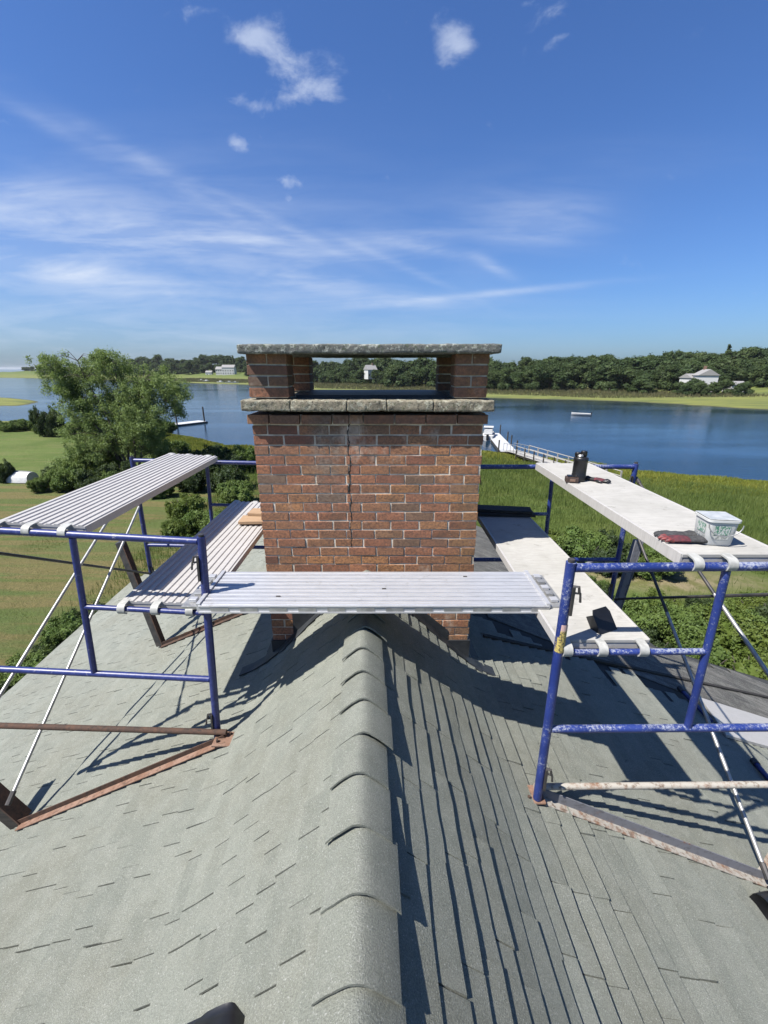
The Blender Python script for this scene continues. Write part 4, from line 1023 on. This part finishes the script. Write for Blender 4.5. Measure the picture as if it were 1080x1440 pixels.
def wood_row(px0, px1, y0, y1, yj, step, h0, h1, label, group):
    px = px0; k_ = 0
    while px < px1:
        k_ += 1
        t = (px-px0)/(px1-px0); yy = y0+(y1-y0)*t+rt.uniform(-yj, yj); x, y = px_to_xy(px, yy)
        far_tree(x, y, rt.uniform(h0, h1), rt.randrange(7), label % ordinal(k_), group, wsc=rt.uniform(.95, 1.3)); px += step*rt.uniform(.8, 1.2)
g_ = 'trees of the wood on the far right shore'
for (ya, yb, st, h0, h1, w_) in ((226, 200, 17, 9.5, 13.5, 'front rank'), (238, 214, 17, 11, 15, 'second rank'), (252, 230, 18, 12, 16, 'third rank'), (270, 248, 19, 12.5, 16, 'back rank')):
    wood_row(672, 1120, ya, yb, 6, st, h0, h1, 'tree in the '+w_+' of the far right wood, %s from the chimney', g_)
far_tree(*px_to_xy(1014, 232), 17.5, 7, 'slim pointed conifer rising above the wood near the white far house', None, name='conifer_tree')
g_ = 'trees seen through the open chimney top'
for (ya, yb, st, h0, h1, w_) in ((330, 285, 11, 9, 13, 'near'), (372, 330, 10, 14, 19, 'far')):
    wood_row(436, 560, ya, yb, 8, st, h0, h1, w_+' tree seen through the left of the chimney opening, %s from the left', g_)
for (ya, yb, st, h0, h1, w_) in ((262, 250, 14, 9, 15, 'near'), (292, 275, 13, 14, 18, 'far')):
    wood_row(556, 676, ya, yb, 6, st, h0, h1, w_+' tree seen through the right of the chimney opening, %s from the left', g_)
wood_row(348, 440, 470, 400, 12, 9, 10, 17, 'far shore tree behind the left chimney pier, %s from the left', g_)
g_ = 'trees along the far left shore'
for (ya, yb, st, h0, h1, w_) in ((600, 540, 9, 10, 18, 'front'), (680, 600, 9, 14, 23, 'back')):
    wood_row(150, 350, ya, yb, 12, st, h0, h1, 'small '+w_+' row tree on the far left shore, %s right of the birch', g_)
for px in (318, 322, 327, 331): far_tree(*px_to_xy(px, 560), 19, 7, '@slender dark conifer behind the distant white building', 'conifers behind the distant white building', name='conifer_tree')
wood_row(40, 66, 800, 780, 10, 6, 8, 11, 'tiny tree on the low spit left of the birch, %s from the left', g_)
wood_row(66, 150, 660, 620, 12, 8, 11, 18, 'distant tree behind the birch crown, %s from the left', g_)
for px, d, h in ((1004, 183, 6.5), (979, 184, 7.5), (960, 186, 6), (1050, 182, 6), (1020, 184, 7), (985, 178, 6.5), (968, 180, 5.5), (996, 176, 4.5)): far_tree(*px_to_xy(px, d), h, 2, '@smaller tree standing before the white house across the water', 'trees before the white far house', wsc=1.1)
# main birch
def birch():
    base = onz(182, 672, 0.0); base.z = hz(base.x, base.y)
    e = empty('birch_tree', base, 'large airy birch with several stems standing beyond the lawn at left', 'tree')
    bx, by, bz = base; r = random.Random(5)
    lobes = []     # x,y,z,rx,ry,rz relative
    for (px, py, rpx, rpy) in ((100, 530, 40, 34), (150, 515, 34, 24), (205, 545, 50, 32), (240, 552, 22, 18), (110, 575, 34, 30), (160, 570, 55, 45), (210, 590, 42, 34), (135, 620, 52, 38), (185, 625, 38, 28), (90, 545, 26, 22), (245, 575, 14, 14), (75, 505, 18, 10), (140, 498, 22, 8), (105, 650, 30, 22), (215, 620, 22, 18)):
        c = ony(px, py, by); s = c.y/600/1.02; lobes.append((c.x-bx, r.uniform(-1.4, 1.4), c.z-bz, rpx*s, rpx*s*.9+.6, rpy*s))
    nc = 1250; c = crown_pts(nc, lobes, 6, .25)
    V, F = leaves(c, np.random.default_rng(2).uniform(.25, .62, (nc, 1)), 95, .088, 8, .8, .1, .42, droop=.5)
    V += np.array([bx, by, bz]); me = np_mesh('crown', V, F, M['leaf'], 4); link('crown', me, None, e)
    stems = [((-.3, 0), (-5.0, .3, 9.3)), ((.1, .1), (-2.2, -.6, 10.6)), ((.35, -.1), (.2, .5, 10.3)), ((.5, 0), (2.8, 0, 8.6)), ((.0, .2), (-3.6, .8, 6.0)), ((.6, .1), (4.6, .4, 7.0))]
    tips = []
    for (ox, oy), (tx, ty_, tz) in stems:
        mb = MB(); P = []
        for k in range(8):
            t = k/7; P.append(Vector((bx+ox+(tx-ox)*t**1.5+.15*math.sin(k*1.7+ox*9), by+oy+(ty_-oy)*t, bz-.3+(tz+.3)*t)))
        mb.tube(P, [.15*(1-.85*k/7) for k in range(8)], 8); mb.build('trunk', M['bark'], e, True); tips += P[2:]
    mb = MB()
    for p in c[::3]:
        q = Vector(p)+base; s = min(tips, key=lambda a: (a-q).length+max(0, a.z-q.z)*2); m_ = (s+q)/2+Vector((0, 0, .35)); mb.tube([s, m_, q], [.035, .02, .007], 4, False)
    mb.build('branches', M['bark'], e)
birch()
# shrubs
def shrub_variant(seed, m, leaf=.034, nc=240, per=85, tall=.8, spiky=False):
    r = random.Random(seed); lobes = [(0, 0, tall*.5, .75, .75, tall*.5)]
    for k in range(9):
        a = r.uniform(0, 6.28); d = r.uniform(.25, .75); s = r.uniform(.22, .42); lobes.append((math.cos(a)*d, math.sin(a)*d, r.uniform(.25, .95)*tall, s, s, s*.8))
    c = crown_pts(nc, lobes, seed, .6); c[:, 2] = np.maximum(c[:, 2], .05)
    V, F = leaves(c, np.full((nc, 1), .15), per, leaf, seed+3, .8, .15, .6); V[:, 2] = np.maximum(V[:, 2], -.1)
    return with_core(V, F, lobes, .66, m, 'foliage')
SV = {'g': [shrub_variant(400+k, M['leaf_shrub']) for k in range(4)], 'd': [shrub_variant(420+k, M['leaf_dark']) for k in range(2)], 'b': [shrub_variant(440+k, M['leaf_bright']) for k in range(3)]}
mbs = MB()
for k in range(7): a = k*.9; mbs.tube([(0, 0, -.1), (math.cos(a)*.25, math.sin(a)*.25, .35), (math.cos(a)*.5, math.sin(a)*.5, .75)], [.035, .025, .01], 5)
STEM = mbs.mesh('stems', M['bark'])
def shrub(px, py, wpx, hpx, kind, label, group=None, z=0.0):
    """crown centre px, base row py on the ground; size from picture size at that range"""
    p = onz(px, py, z); s = (p.y*CC-(p.z-10)*SS)/600; zz = hz(p.x, p.y); e = empty('shrub', (p.x, p.y, zz), label, 'shrub', group, rt.uniform(0, 6.28))
    e.scale = (wpx*s*.5, wpx*s*.5, hpx*s)
    me = rt.choice(SV[kind])
    for nm, m_ in (('foliage', me), ('stems', STEM)): o = bpy.data.objects.new(nm, m_); C.objects.link(o); o.parent = e
shrub(335, 712, 62, 34, 'g', 'rounded bright shrub just left of the chimney above the boards')
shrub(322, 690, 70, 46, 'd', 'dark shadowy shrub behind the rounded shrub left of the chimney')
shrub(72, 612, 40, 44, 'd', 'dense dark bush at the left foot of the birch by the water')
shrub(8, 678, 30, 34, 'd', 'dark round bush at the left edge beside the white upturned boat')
for (px, py, w_, h_, k) in ((100, 688, 60, 34, 'g'), (140, 694, 66, 40, 'd'), (175, 695, 60, 36, 'g'), (80, 672, 44, 20, 'd'), (120, 672, 50, 28, 'g'), (205, 690, 50, 40, 'd'), (225, 700, 40, 26, 'g'), (150, 672, 60, 45, 'b'), (58, 690, 34, 20, 'g')):
    shrub(px, py, w_, h_, k, '@shrub in the thicket at the foot of the birch', 'shrubs in the thicket under the birch')
for (px, py, w_, h_, k) in ((250, 655, 60, 36, 'g'), (285, 662, 64, 38, 'd'), (320, 664, 56, 36, 'd'), (352, 662, 50, 40, 'g'), (270, 690, 56, 38, 'd'), (232, 650, 40, 26, 'b'), (300, 640, 60, 18, 'd')):
    shrub(px, py, w_, h_, k, '@shrub in the thicket between the birch and the chimney', 'shrubs between the birch and the chimney')
for (px, py, w_, h_, k) in ((262, 728, 60, 36, 'b'), (290, 752, 66, 38, 'g'), (256, 760, 46, 30, 'b'), (320, 770, 70, 44, 'g'), (345, 750, 60, 40, 'b'), (292, 790, 60, 40, 'g'), (240, 745, 30, 16, 'b')):
    shrub(px, py, w_, h_, k, '@bright shrub behind the lower left scaffold plank', 'bright shrubs behind the left scaffold')
for k in range(17):
    shrub(2+k*14.5, 604+rt.uniform(-5, 4), 30, 15+rt.uniform(-3, 4), rt.choice('ggb'), '@low shrub in the hedge along the near left shore', 'low shrubs lining the near shore at left')
for (px, py, w_, h_, k) in ((95, 905, 70, 40, 'g'), (40, 960, 90, 45, 'g'), (130, 880, 60, 34, 'd'), (12, 1000, 70, 40, 'd'), (75, 925, 60, 30, 'd')):
    shrub(px, py, w_, h_, k, '@shrub below the left eave', 'shrubs below the left eave')
for (px, py, w_, h_, k) in ((820, 792, 90, 46, 'g'), (862, 800, 80, 44, 'd'), (905, 806, 80, 34, 'g'), (780, 775, 60, 30, 'b'), (1000, 786, 80, 26, 'd'), (1060, 790, 80, 30, 'g'), (940, 780, 70, 22, 'g')):
    shrub(px, py, w_, h_, k, '@shrub where the tall grass begins beyond the right scaffold', 'shrubs where the tall grass begins at right')
for (px, py, w_, h_, k) in ((885, 895, 90, 55, 'g'), (945, 905, 100, 60, 'g'), (1010, 915, 110, 64, 'b'), (1075, 930, 100, 66, 'g'), (910, 940, 90, 55, 'd'), (980, 955, 100, 60, 'g'), (1050, 975, 110, 60, 'b'), (1090, 890, 80, 50, 'd'), (930, 862, 60, 30, 'b'), (985, 870, 60, 34, 'd'), (1060, 872, 80, 34, 'b'), (850, 870, 60, 40, 'd'), (835, 840, 50, 34, 'g')):
    shrub(px, py, w_, h_, k, '@leafy shrub close beyond the right eave', 'shrubs beyond the right eave')
# bushes along the far marsh edge at right
for (px, d, w_) in ((915, 190, 1), (905, 196, 1.2), (860, 205, .8), (968, 186, .7), (1010, 180, .6), (1045, 176, .8)):
    x, y = px_to_xy(px, d); far_tree(x, y, rt.uniform(4.5, 8)*w_, rt.randrange(7), '@small bush before the far right wood on the yellow marsh', 'bushes on the far marsh edge', 'bush', 'bush', 1.5)
# tall grass: blades as geometry
def blades(n, region, hmin, hmax, wid, m, name, seed, dens=None):
    r = np.random.default_rng(seed); x0, x1, y0, y1 = region; P = np.empty((0, 2))
    while len(P) < n:
        q = np.column_stack([r.uniform(x0, x1, n), y0+(y1-y0)*r.random(n)**1.25])
        dn = sdf(q, NEAR); keep = dn > .3
        if dens is not None: keep &= r.random(n) < dens(q, dn)
        P = np.vstack([P, q[keep]])
    P = P[:n]; z = heights(P)[0]; d = np.hypot(P[:, 0], P[:, 1])
    cl = .55+.45*np.clip(wob(P, .9)+.5*wob(P, 2.7)+.3, 0, 1)
    h = (hmin+(hmax-hmin)*r.random(n))*cl; a = r.uniform(0, 6.28, n); w_ = wid*(.6+.8*r.random(n))*np.clip(d/30, .6, 2.2)
    lean = r.normal(size=(n, 2))*.22*h[:, None]; dx, dy = np.cos(a)*w_, np.sin(a)*w_
    b0 = np.column_stack([P[:, 0]-dx, P[:, 1]-dy, z-.05]); b1 = np.column_stack([P[:, 0]+dx, P[:, 1]+dy, z-.05])
    t = np.column_stack([P+lean, z+h]); V = np.stack([b0, b1, t], 1).reshape(-1, 3)
    me = np_mesh(name, V, np.arange(3*n).reshape(-1, 3), m, 3); o = link(name, me); return o
def dens_tall(q, dn):
    right = sm(3, 7, q[:, 0]-.05*q[:, 1]+3); left = sm(-10, -14, q[:, 0]-(q[:, 1]-45)*.5); vis = np.where(q[:, 0] > 0, 1, .5)
    sandy = np.hypot((q[:, 0]-13.5)/6.0, (q[:, 1]-19.2)/2.0) < 1
    return np.where(sandy, .03, 1)*sm(3, 9, dn)*vis*sm(12, 18, q[:, 1]+q[:, 0]*.15)
tag(blades(250000, (-14, 62, 13, 57), .35, .75, .016, M['grass_tall'], 'tall_grass', 1, dens_tall), 'tall green reed grass filling the field between the house and the water at right', 'grass', kind='stuff')
tag(blades(110000, (-60, 62, 36, 92), .2, .45, .03, M['grass_gold'], 'marsh_grass', 2, lambda q, dn: sm(14, 3, dn)*np.where((np.abs(q[:, 0]/q[:, 1]) < 1.0), 1, 0)), 'yellow green marsh grass fringing the near shore', 'grass', kind='stuff')
tag(blades(60000, (-26, -4.8, 3, 34), .04, .10, .012, M['grass_tall'], 'lawn_grass', 3, lambda q, dn: .15+.85*sm(.1, .5, wob(q, 1.1))), 'sparse longer tufts standing in the mown lawn at left', 'grass', kind='stuff')

def far_reeds():
    r = np.random.default_rng(9); n = 70000; y = 170+r.random(n*3)*300; x = (r.random(n*3)*1.9-.9)*y; q = np.column_stack([x, y]); df = sdf(q, FAR)+wob(q, .06)*3
    keep = (df > 14+6*wob(q, .05)) & (df < 62); q = q[keep][:n]; n = len(q); z = heights(q)[0]; h = r.uniform(.5, 1.5, n)*(.5+.5*sm(18, 40, df[keep][:n])); a = r.uniform(0, 3.14, n); w_ = q[:, 1]/600*.8
    dx, dy = np.cos(a)*w_, np.sin(a)*w_*.5; b0 = np.column_stack([q[:, 0]-dx, q[:, 1]-dy, z-.1]); b1 = np.column_stack([q[:, 0]+dx, q[:, 1]+dy, z-.1]); t = np.column_stack([q[:, 0]+dx*.4, q[:, 1], z+h])
    me = np_mesh('reeds', np.stack([b0, b1, t], 1).reshape(-1, 3), np.arange(3*n).reshape(-1, 3), M['reed'], 3); tag(link('reeds', me), 'pale brownish green reeds on the far marsh below the wood', 'reeds', kind='stuff')
M['reed'] = leafmat('reed', (.17, .165, .08), (.12, .125, .06), (.20, .18, .10), .3, .02)
far_reeds()

# ------------------------------------------------------------ waterside things
def far_house(px, d, w_, dep, h, rh, label, z=None, chimney=True, nwin=4, rz=0.0):
    x, y = px_to_xy(px, d); z = hz(x, y) if z is None else z
    e = empty('far_house', (x, y, z), label, 'house')
    T = Matrix.Translation((x, y, z)) @ Matrix.Rotation(rz, 4, 'Z')
    MB().box(-w_/2, w_/2, -dep/2, dep/2, -1, h, T).build('wall', M['white'], e)
    o_ = .4; pts = [T @ Vector(p) for p in ((-w_/2-o_, -dep/2-o_, h), (w_/2+o_, -dep/2-o_, h), (w_/2+o_, dep/2+o_, h), (-w_/2-o_, dep/2+o_, h), (-w_/2-o_, 0, h+rh), (w_/2+o_, 0, h+rh))]
    rf = MB().add(pts, [(0, 1, 5, 4), (2, 3, 4, 5), (3, 0, 4), (1, 2, 5), (3, 2, 1, 0)]).build('roof', M['roof_far'], e)
    if chimney: MB().box(w_*.2, w_*.2+.9, -.4, .5, h+rh*.5, h+rh+1.3, T).build('chimney', M['rust_light'], rf)
    for fl_ in range(max(1, int(h//2.8))):
        for k in range(nwin):
            xx = -w_/2+w_*(k+.5)/nwin; zz = .9+fl_*2.9
            if zz+1.4 > h: continue
            f_ = MB().box(xx-.55, xx+.55, -dep/2-.06, -dep/2-.002, zz, zz+1.5, T).build('window', M['white'], e); MB().box(xx-.45, xx+.45, -dep/2-.09, -dep/2-.062, zz+.1, zz+1.4, T).build('pane', M['window'], f_)
far_house(990, 187, 8, 7, 5.6, 2.4, 'white far house half hidden by trees across the water at right', 1.7, True, 4, 1.25)
far_house(970, 193, 5, 6, 4.2, 1.8, 'small white wing left of the white house across the water', 1.9, False, 2, .2)
far_house(1034, 190, 6, 5, 2.2, 1.3, 'low pale outbuilding under the trees at the far right shore', 1.4, False, 3)
far_house(521, 300, 6.5, 6, 5, 3, 'white gabled house seen through the open chimney top', 4.2, True, 3, .5)
far_house(314, 528, 12, 8, 6, 3, 'distant white building left of the chimney, nearest its edge', 3.0, True, 5)
far_house(324, 520, 14, 8, 8, 3, 'larger distant white building left of the chimney before the conifers', 3.0, False, 5)
far_house(296, 540, 7, 6, 4, 2, 'tiny white cottage on the far left shore', 1.5, False, 2)
# pier: walkway, gangway, float
def pier():
    r = empty('pier', (17.6, 50, -.9), 'weathered timber pier with railings running from the marsh out to a white float', 'pier')
    a = Vector((21.2, 38.5, -.05)); b = Vector((17.35, 53.0, -.15)); c_ = Vector((16.9, 57.6, -.55)); d_ = Vector((19.2, 76.0, -.85))
    def deck(p, q, w_, step, m, par):
        L_ = (q-p).length; n = int(L_/step); dr = (q-p)/L_; nr_ = Vector((dr.y, -dr.x, 0)).normalized()*w_/2
        for k in range(n):
            s0 = p+dr*(k*step); s1 = p+dr*(k*step+step*.9); v = [s0-nr_, s0+nr_, s1+nr_, s1-nr_]; dz = Vector((0, 0, .04+.01*(k % 2)))
            MB().hexa(v, [x_+dz for x_ in v]).build('plank', m, par)
        return nr_
    n1 = deck(a, b, 1.8, .3, M['pier_deck'], r)
    fr1 = MB()
    for s in (-1, 1):
        o_ = n1*s*.9; v = [a+o_*.9, a+o_, b+o_, b+o_*.9]; dz = Vector((0, 0, -.22)); fr1.hexa([x_+dz for x_ in v], [x_-Vector((0, 0, .012)) for x_ in v])
    fr1.build('beam', M['post_dark'], r)
    for s in (-1, 1):
        for k in range(9):
            p = a+(b-a)*k/8+n1*s; MB().box(p.x-.06, p.x+.06, p.y-.06, p.y+.06, -2.0, p.z+1.05).build('post', M['post_dark'] if s < 0 else M['wood_grey'], r)
        for hh in (1.0, .55):
            MB().tube([a+n1*s+Vector((0, 0, hh)), b+n1*s+Vector((0, 0, hh))], .045, 6).build('handrail', M['wood_grey'], r)
    n2 = deck(b+Vector((0, .1, -.03)), c_, 1.4, .3, M['pier_deck'], r)
    for s in (-1, 1):
        MB().tube([b+n2*s+Vector((0, 0, 1.0)), c_+n2*s+Vector((0, 0, 1.0))], .035, 6).build('gangway_rail', M['galv'], r)
        for k in range(5):
            p = b+(c_-b)*k/4+n2*s; MB().tube([p, p+Vector((0, 0, 1.0))], .03, 6).build('gangway_stanchion', M['galv'], r)
    n3 = deck(c_+Vector((.1, .0, -.2)), d_, 2.2, .45, M['white'], r)
    fl_ = MB(); 
    v = [c_-n3*.95+Vector((.1, 0, -.22)), c_+n3*.95+Vector((.1, 0, -.22)), d_+n3*.95, d_-n3*.95]; fl_.hexa([Vector((p.x, p.y, -1.35)) for p in v], [Vector((p.x, p.y, min(p.z-.02, -.80))) for p in v]); fl_.build('float', M['post_dark'], r)
    for t_, s in ((.04, -1), (.04, 1), (.5, 1), (.97, 1), (.3, 1)):
        p = c_+(d_-c_)*t_+n3*s*1.1; MB().tube([(p.x, p.y, -3), (p.x, p.y, .7)], .10, 8).build('pile', M['post_dark'], r)
pier()
def lofted_hull(name, par, T, L_, B_, H_, m, inner=None):
    secs = [(-.5, .72, .0), (-.3, .95, 0), (0, 1, 0), (.25, .85, .03), (.42, .5, .12), (.5, .06, .22)]
    mb = MB(); n = 9
    for (u, w_, rise) in secs:
        for k in range(n):
            a = math.pi*k/(n-1); yy = -math.cos(a)*B_/2*w_; zz = H_*(1-math.sin(a)**.7)*(1+rise)+H_*rise*.6
            mb.v.append(tuple(T @ Vector((u*L_, yy, zz))))
    for j in range(len(secs)-1):
        for k in range(n-1): mb.f.append((j*n+k, j*n+k+1, (j+1)*n+k+1, (j+1)*n+k))
    mb.f.append(tuple(range(n))[::-1]); mb.f.append(tuple((len(secs)-1)*n+k for k in range(n)))
    # sole inside, so that the boat is closed
    s2 = [mb.v[j*n] for j in range(len(secs))]; s3 = [mb.v[j*n+n-1] for j in range(len(secs))]
    o = mb.build(name, m, par, True)
    dk = MB(); k = len(secs)
    dz = H_*.25
    dk.add([(p[0], p[1], p[2]-dz) for p in s2]+[(p[0], p[1], p[2]-dz) for p in s3], [(j, j+1, k+j+1, k+j) for j in range(k-1)]); dk.build('sole', inner or m, par)
    return o
def motor_boat():
    x, y, z = 17.6, 72.5, -1.35; r = empty('motor_boat', (x, y, z), 'small white motor boat with a cabin moored at the end of the pier', 'boat')
    T = Matrix.Translation((x, y, z)) @ Matrix.Rotation(R(75), 4, 'Z')
    lofted_hull('hull', r, T, 6.2, 2.2, 1.0, M['white'])
    MB().box(-.4, 1.3, -.7, .7, .8, 1.75, T).build('cabin', M['white'], r, bevel=.08); MB().box(-.5, 1.45, -.8, .8, 1.95, 2.05, T).build('hardtop', M['white'], r, bevel=.03)
    MB().box(1.29, 1.33, -.6, .6, 1.2, 1.7, T).build('windscreen', M['window'], r); MB().box(-.3, 1.2, -.72, -.705, 1.2, 1.65, T).build('side_window', M['window'], r)
    for sx in (-.45, 1.35):
        for sy in (-.7, .7): MB().tube([T @ Vector((sx, sy, 1.7)), T @ Vector((sx, sy, 1.97))], .03, 6).build('pillar', M['galv'], r)
    MB().box(-3.4, -3.05, -.2, .2, .3, 1.25, T).build('outboard_motor', M['black'], r, bevel=.04)
motor_boat()
def skiff():
    p = onz(817, 584, -1.2); r = empty('skiff', (p.x, p.y, -1.3), 'small pale open skiff moored alone on the blue water at right', 'boat')
    T = Matrix.Translation((p.x, p.y, -1.3)) @ Matrix.Rotation(R(150), 4, 'Z')
    lofted_hull('hull', r, T, 4.6, 1.5, .62, M['white'], M['wood_grey'])
    for u in (-1.1, .2, 1.1): MB().box(u-.12, u+.12, -.62, .62, .42, .47, T).build('seat', M['wood'], r)
    MB().box(-2.45, -2.2, -.14, .14, .2, .95, T).build('outboard_motor', M['black'], r, bevel=.03)
skiff()
def left_float():
    a, b = Vector((-44.5, 87, -.95)), Vector((-39.6, 95, -.95)); r = empty('float_dock', (a+b)/2, 'low white float dock with two tall piles right of the birch', 'dock')
    d = (b-a).normalized(); n_ = Vector((d.y, -d.x, 0))*1.5
    MB().hexa([a-n_+Vector((0, 0, -.5)), a+n_+Vector((0, 0, -.5)), b+n_+Vector((0, 0, -.5)), b-n_+Vector((0, 0, -.5))], [a-n_, a+n_, b+n_, b-n_]).build('float', M['post_dark'], r)
    k = 0
    while k < (b-a).length-.5:
        s0, s1 = a+d*k, a+d*(k+.55); q = [s0-n_, s0+n_, s1+n_, s1-n_]; MB().hexa([x_+Vector((0, 0, .004)) for x_ in q], [x_+Vector((0, 0, .09)) for x_ in q]).build('plank', M['white'], r); k += .62
    for p in (b+n_*.8-d*.6, a+n_*.9+d*2.2): MB().tube([(p.x, p.y, -3), (p.x, p.y, 2.2)], .16, 8).build('pile', M['post_dark'], r)
left_float()
def upturned():
    p = onz(22, 676, 0); z = hz(p.x, p.y); r = empty('upturned_boat', (p.x, p.y, z), 'white covered dinghy lying on the grass at the left edge', 'boat')
    T = Matrix.Translation((p.x, p.y, z+.95)) @ Matrix.Rotation(R(168), 4, 'Z') @ Matrix.Rotation(R(180), 4, 'X')
    lofted_hull('hull', r, T, 4.2, 1.7, .9, M['white']); MB().box(-2.0, 1.9, -.04, .04, -.06, .0, T).build('keel', M['galv'], r)
upturned()
for k, (px, py) in enumerate(((283, 536), (290, 537), (310, 538.5), (322, 539), (330, 539.5))):
    p = onz(px, py, -1.2); r = empty('moored_boat', (p.x, p.y, -1.3), '@tiny white boat moored under the far left shore', 'boat', 'tiny white boats under the far shore')
    T = Matrix.Translation((p.x, p.y, -1.3)) @ Matrix.Rotation(rt.uniform(-.4, .4), 4, 'Z'); lofted_hull('hull', r, T, 6, 2.2, 1.1, M['white']); MB().box(-.6, 1.2, -.7, .7, .7, 1.9, T).build('cabin', M['white'], r)

# labels of alike plants: their order along the row, counted from the left edge of the view
byl = {}
for o in C.objects:
    if str(o.get('label', '')).startswith('@'): byl.setdefault(o['label'], []).append(o)
for lab, L_ in byl.items():
    L_.sort(key=lambda o: o.location.x/o.location.y)
    for i, o in enumerate(L_): o['label'] = lab[1:]+', %s from the left' % ordinal(i+1)

# ------------------------------------------------------------ air
hz_ = MB(); hz_.box(-9500, 9500, -9500, 12500, -12, 28); ho = hz_.build('haze', None); ho['kind'] = 'stuff'
hm = bpy.data.materials.new('haze'); hm.use_nodes = True; hn = hm.node_tree; hn.nodes.clear(); oo = hn.nodes.new('ShaderNodeOutputMaterial'); pv = hn.nodes.new('ShaderNodeVolumePrincipled')
pv.inputs['Color'].default_value = (.93, .96, 1, 1); pv.inputs['Density'].default_value = .00006; pv.inputs['Anisotropy'].default_value = .2; hn.links.new(pv.outputs[0], oo.inputs['Volume']); ho.data.materials.append(hm)
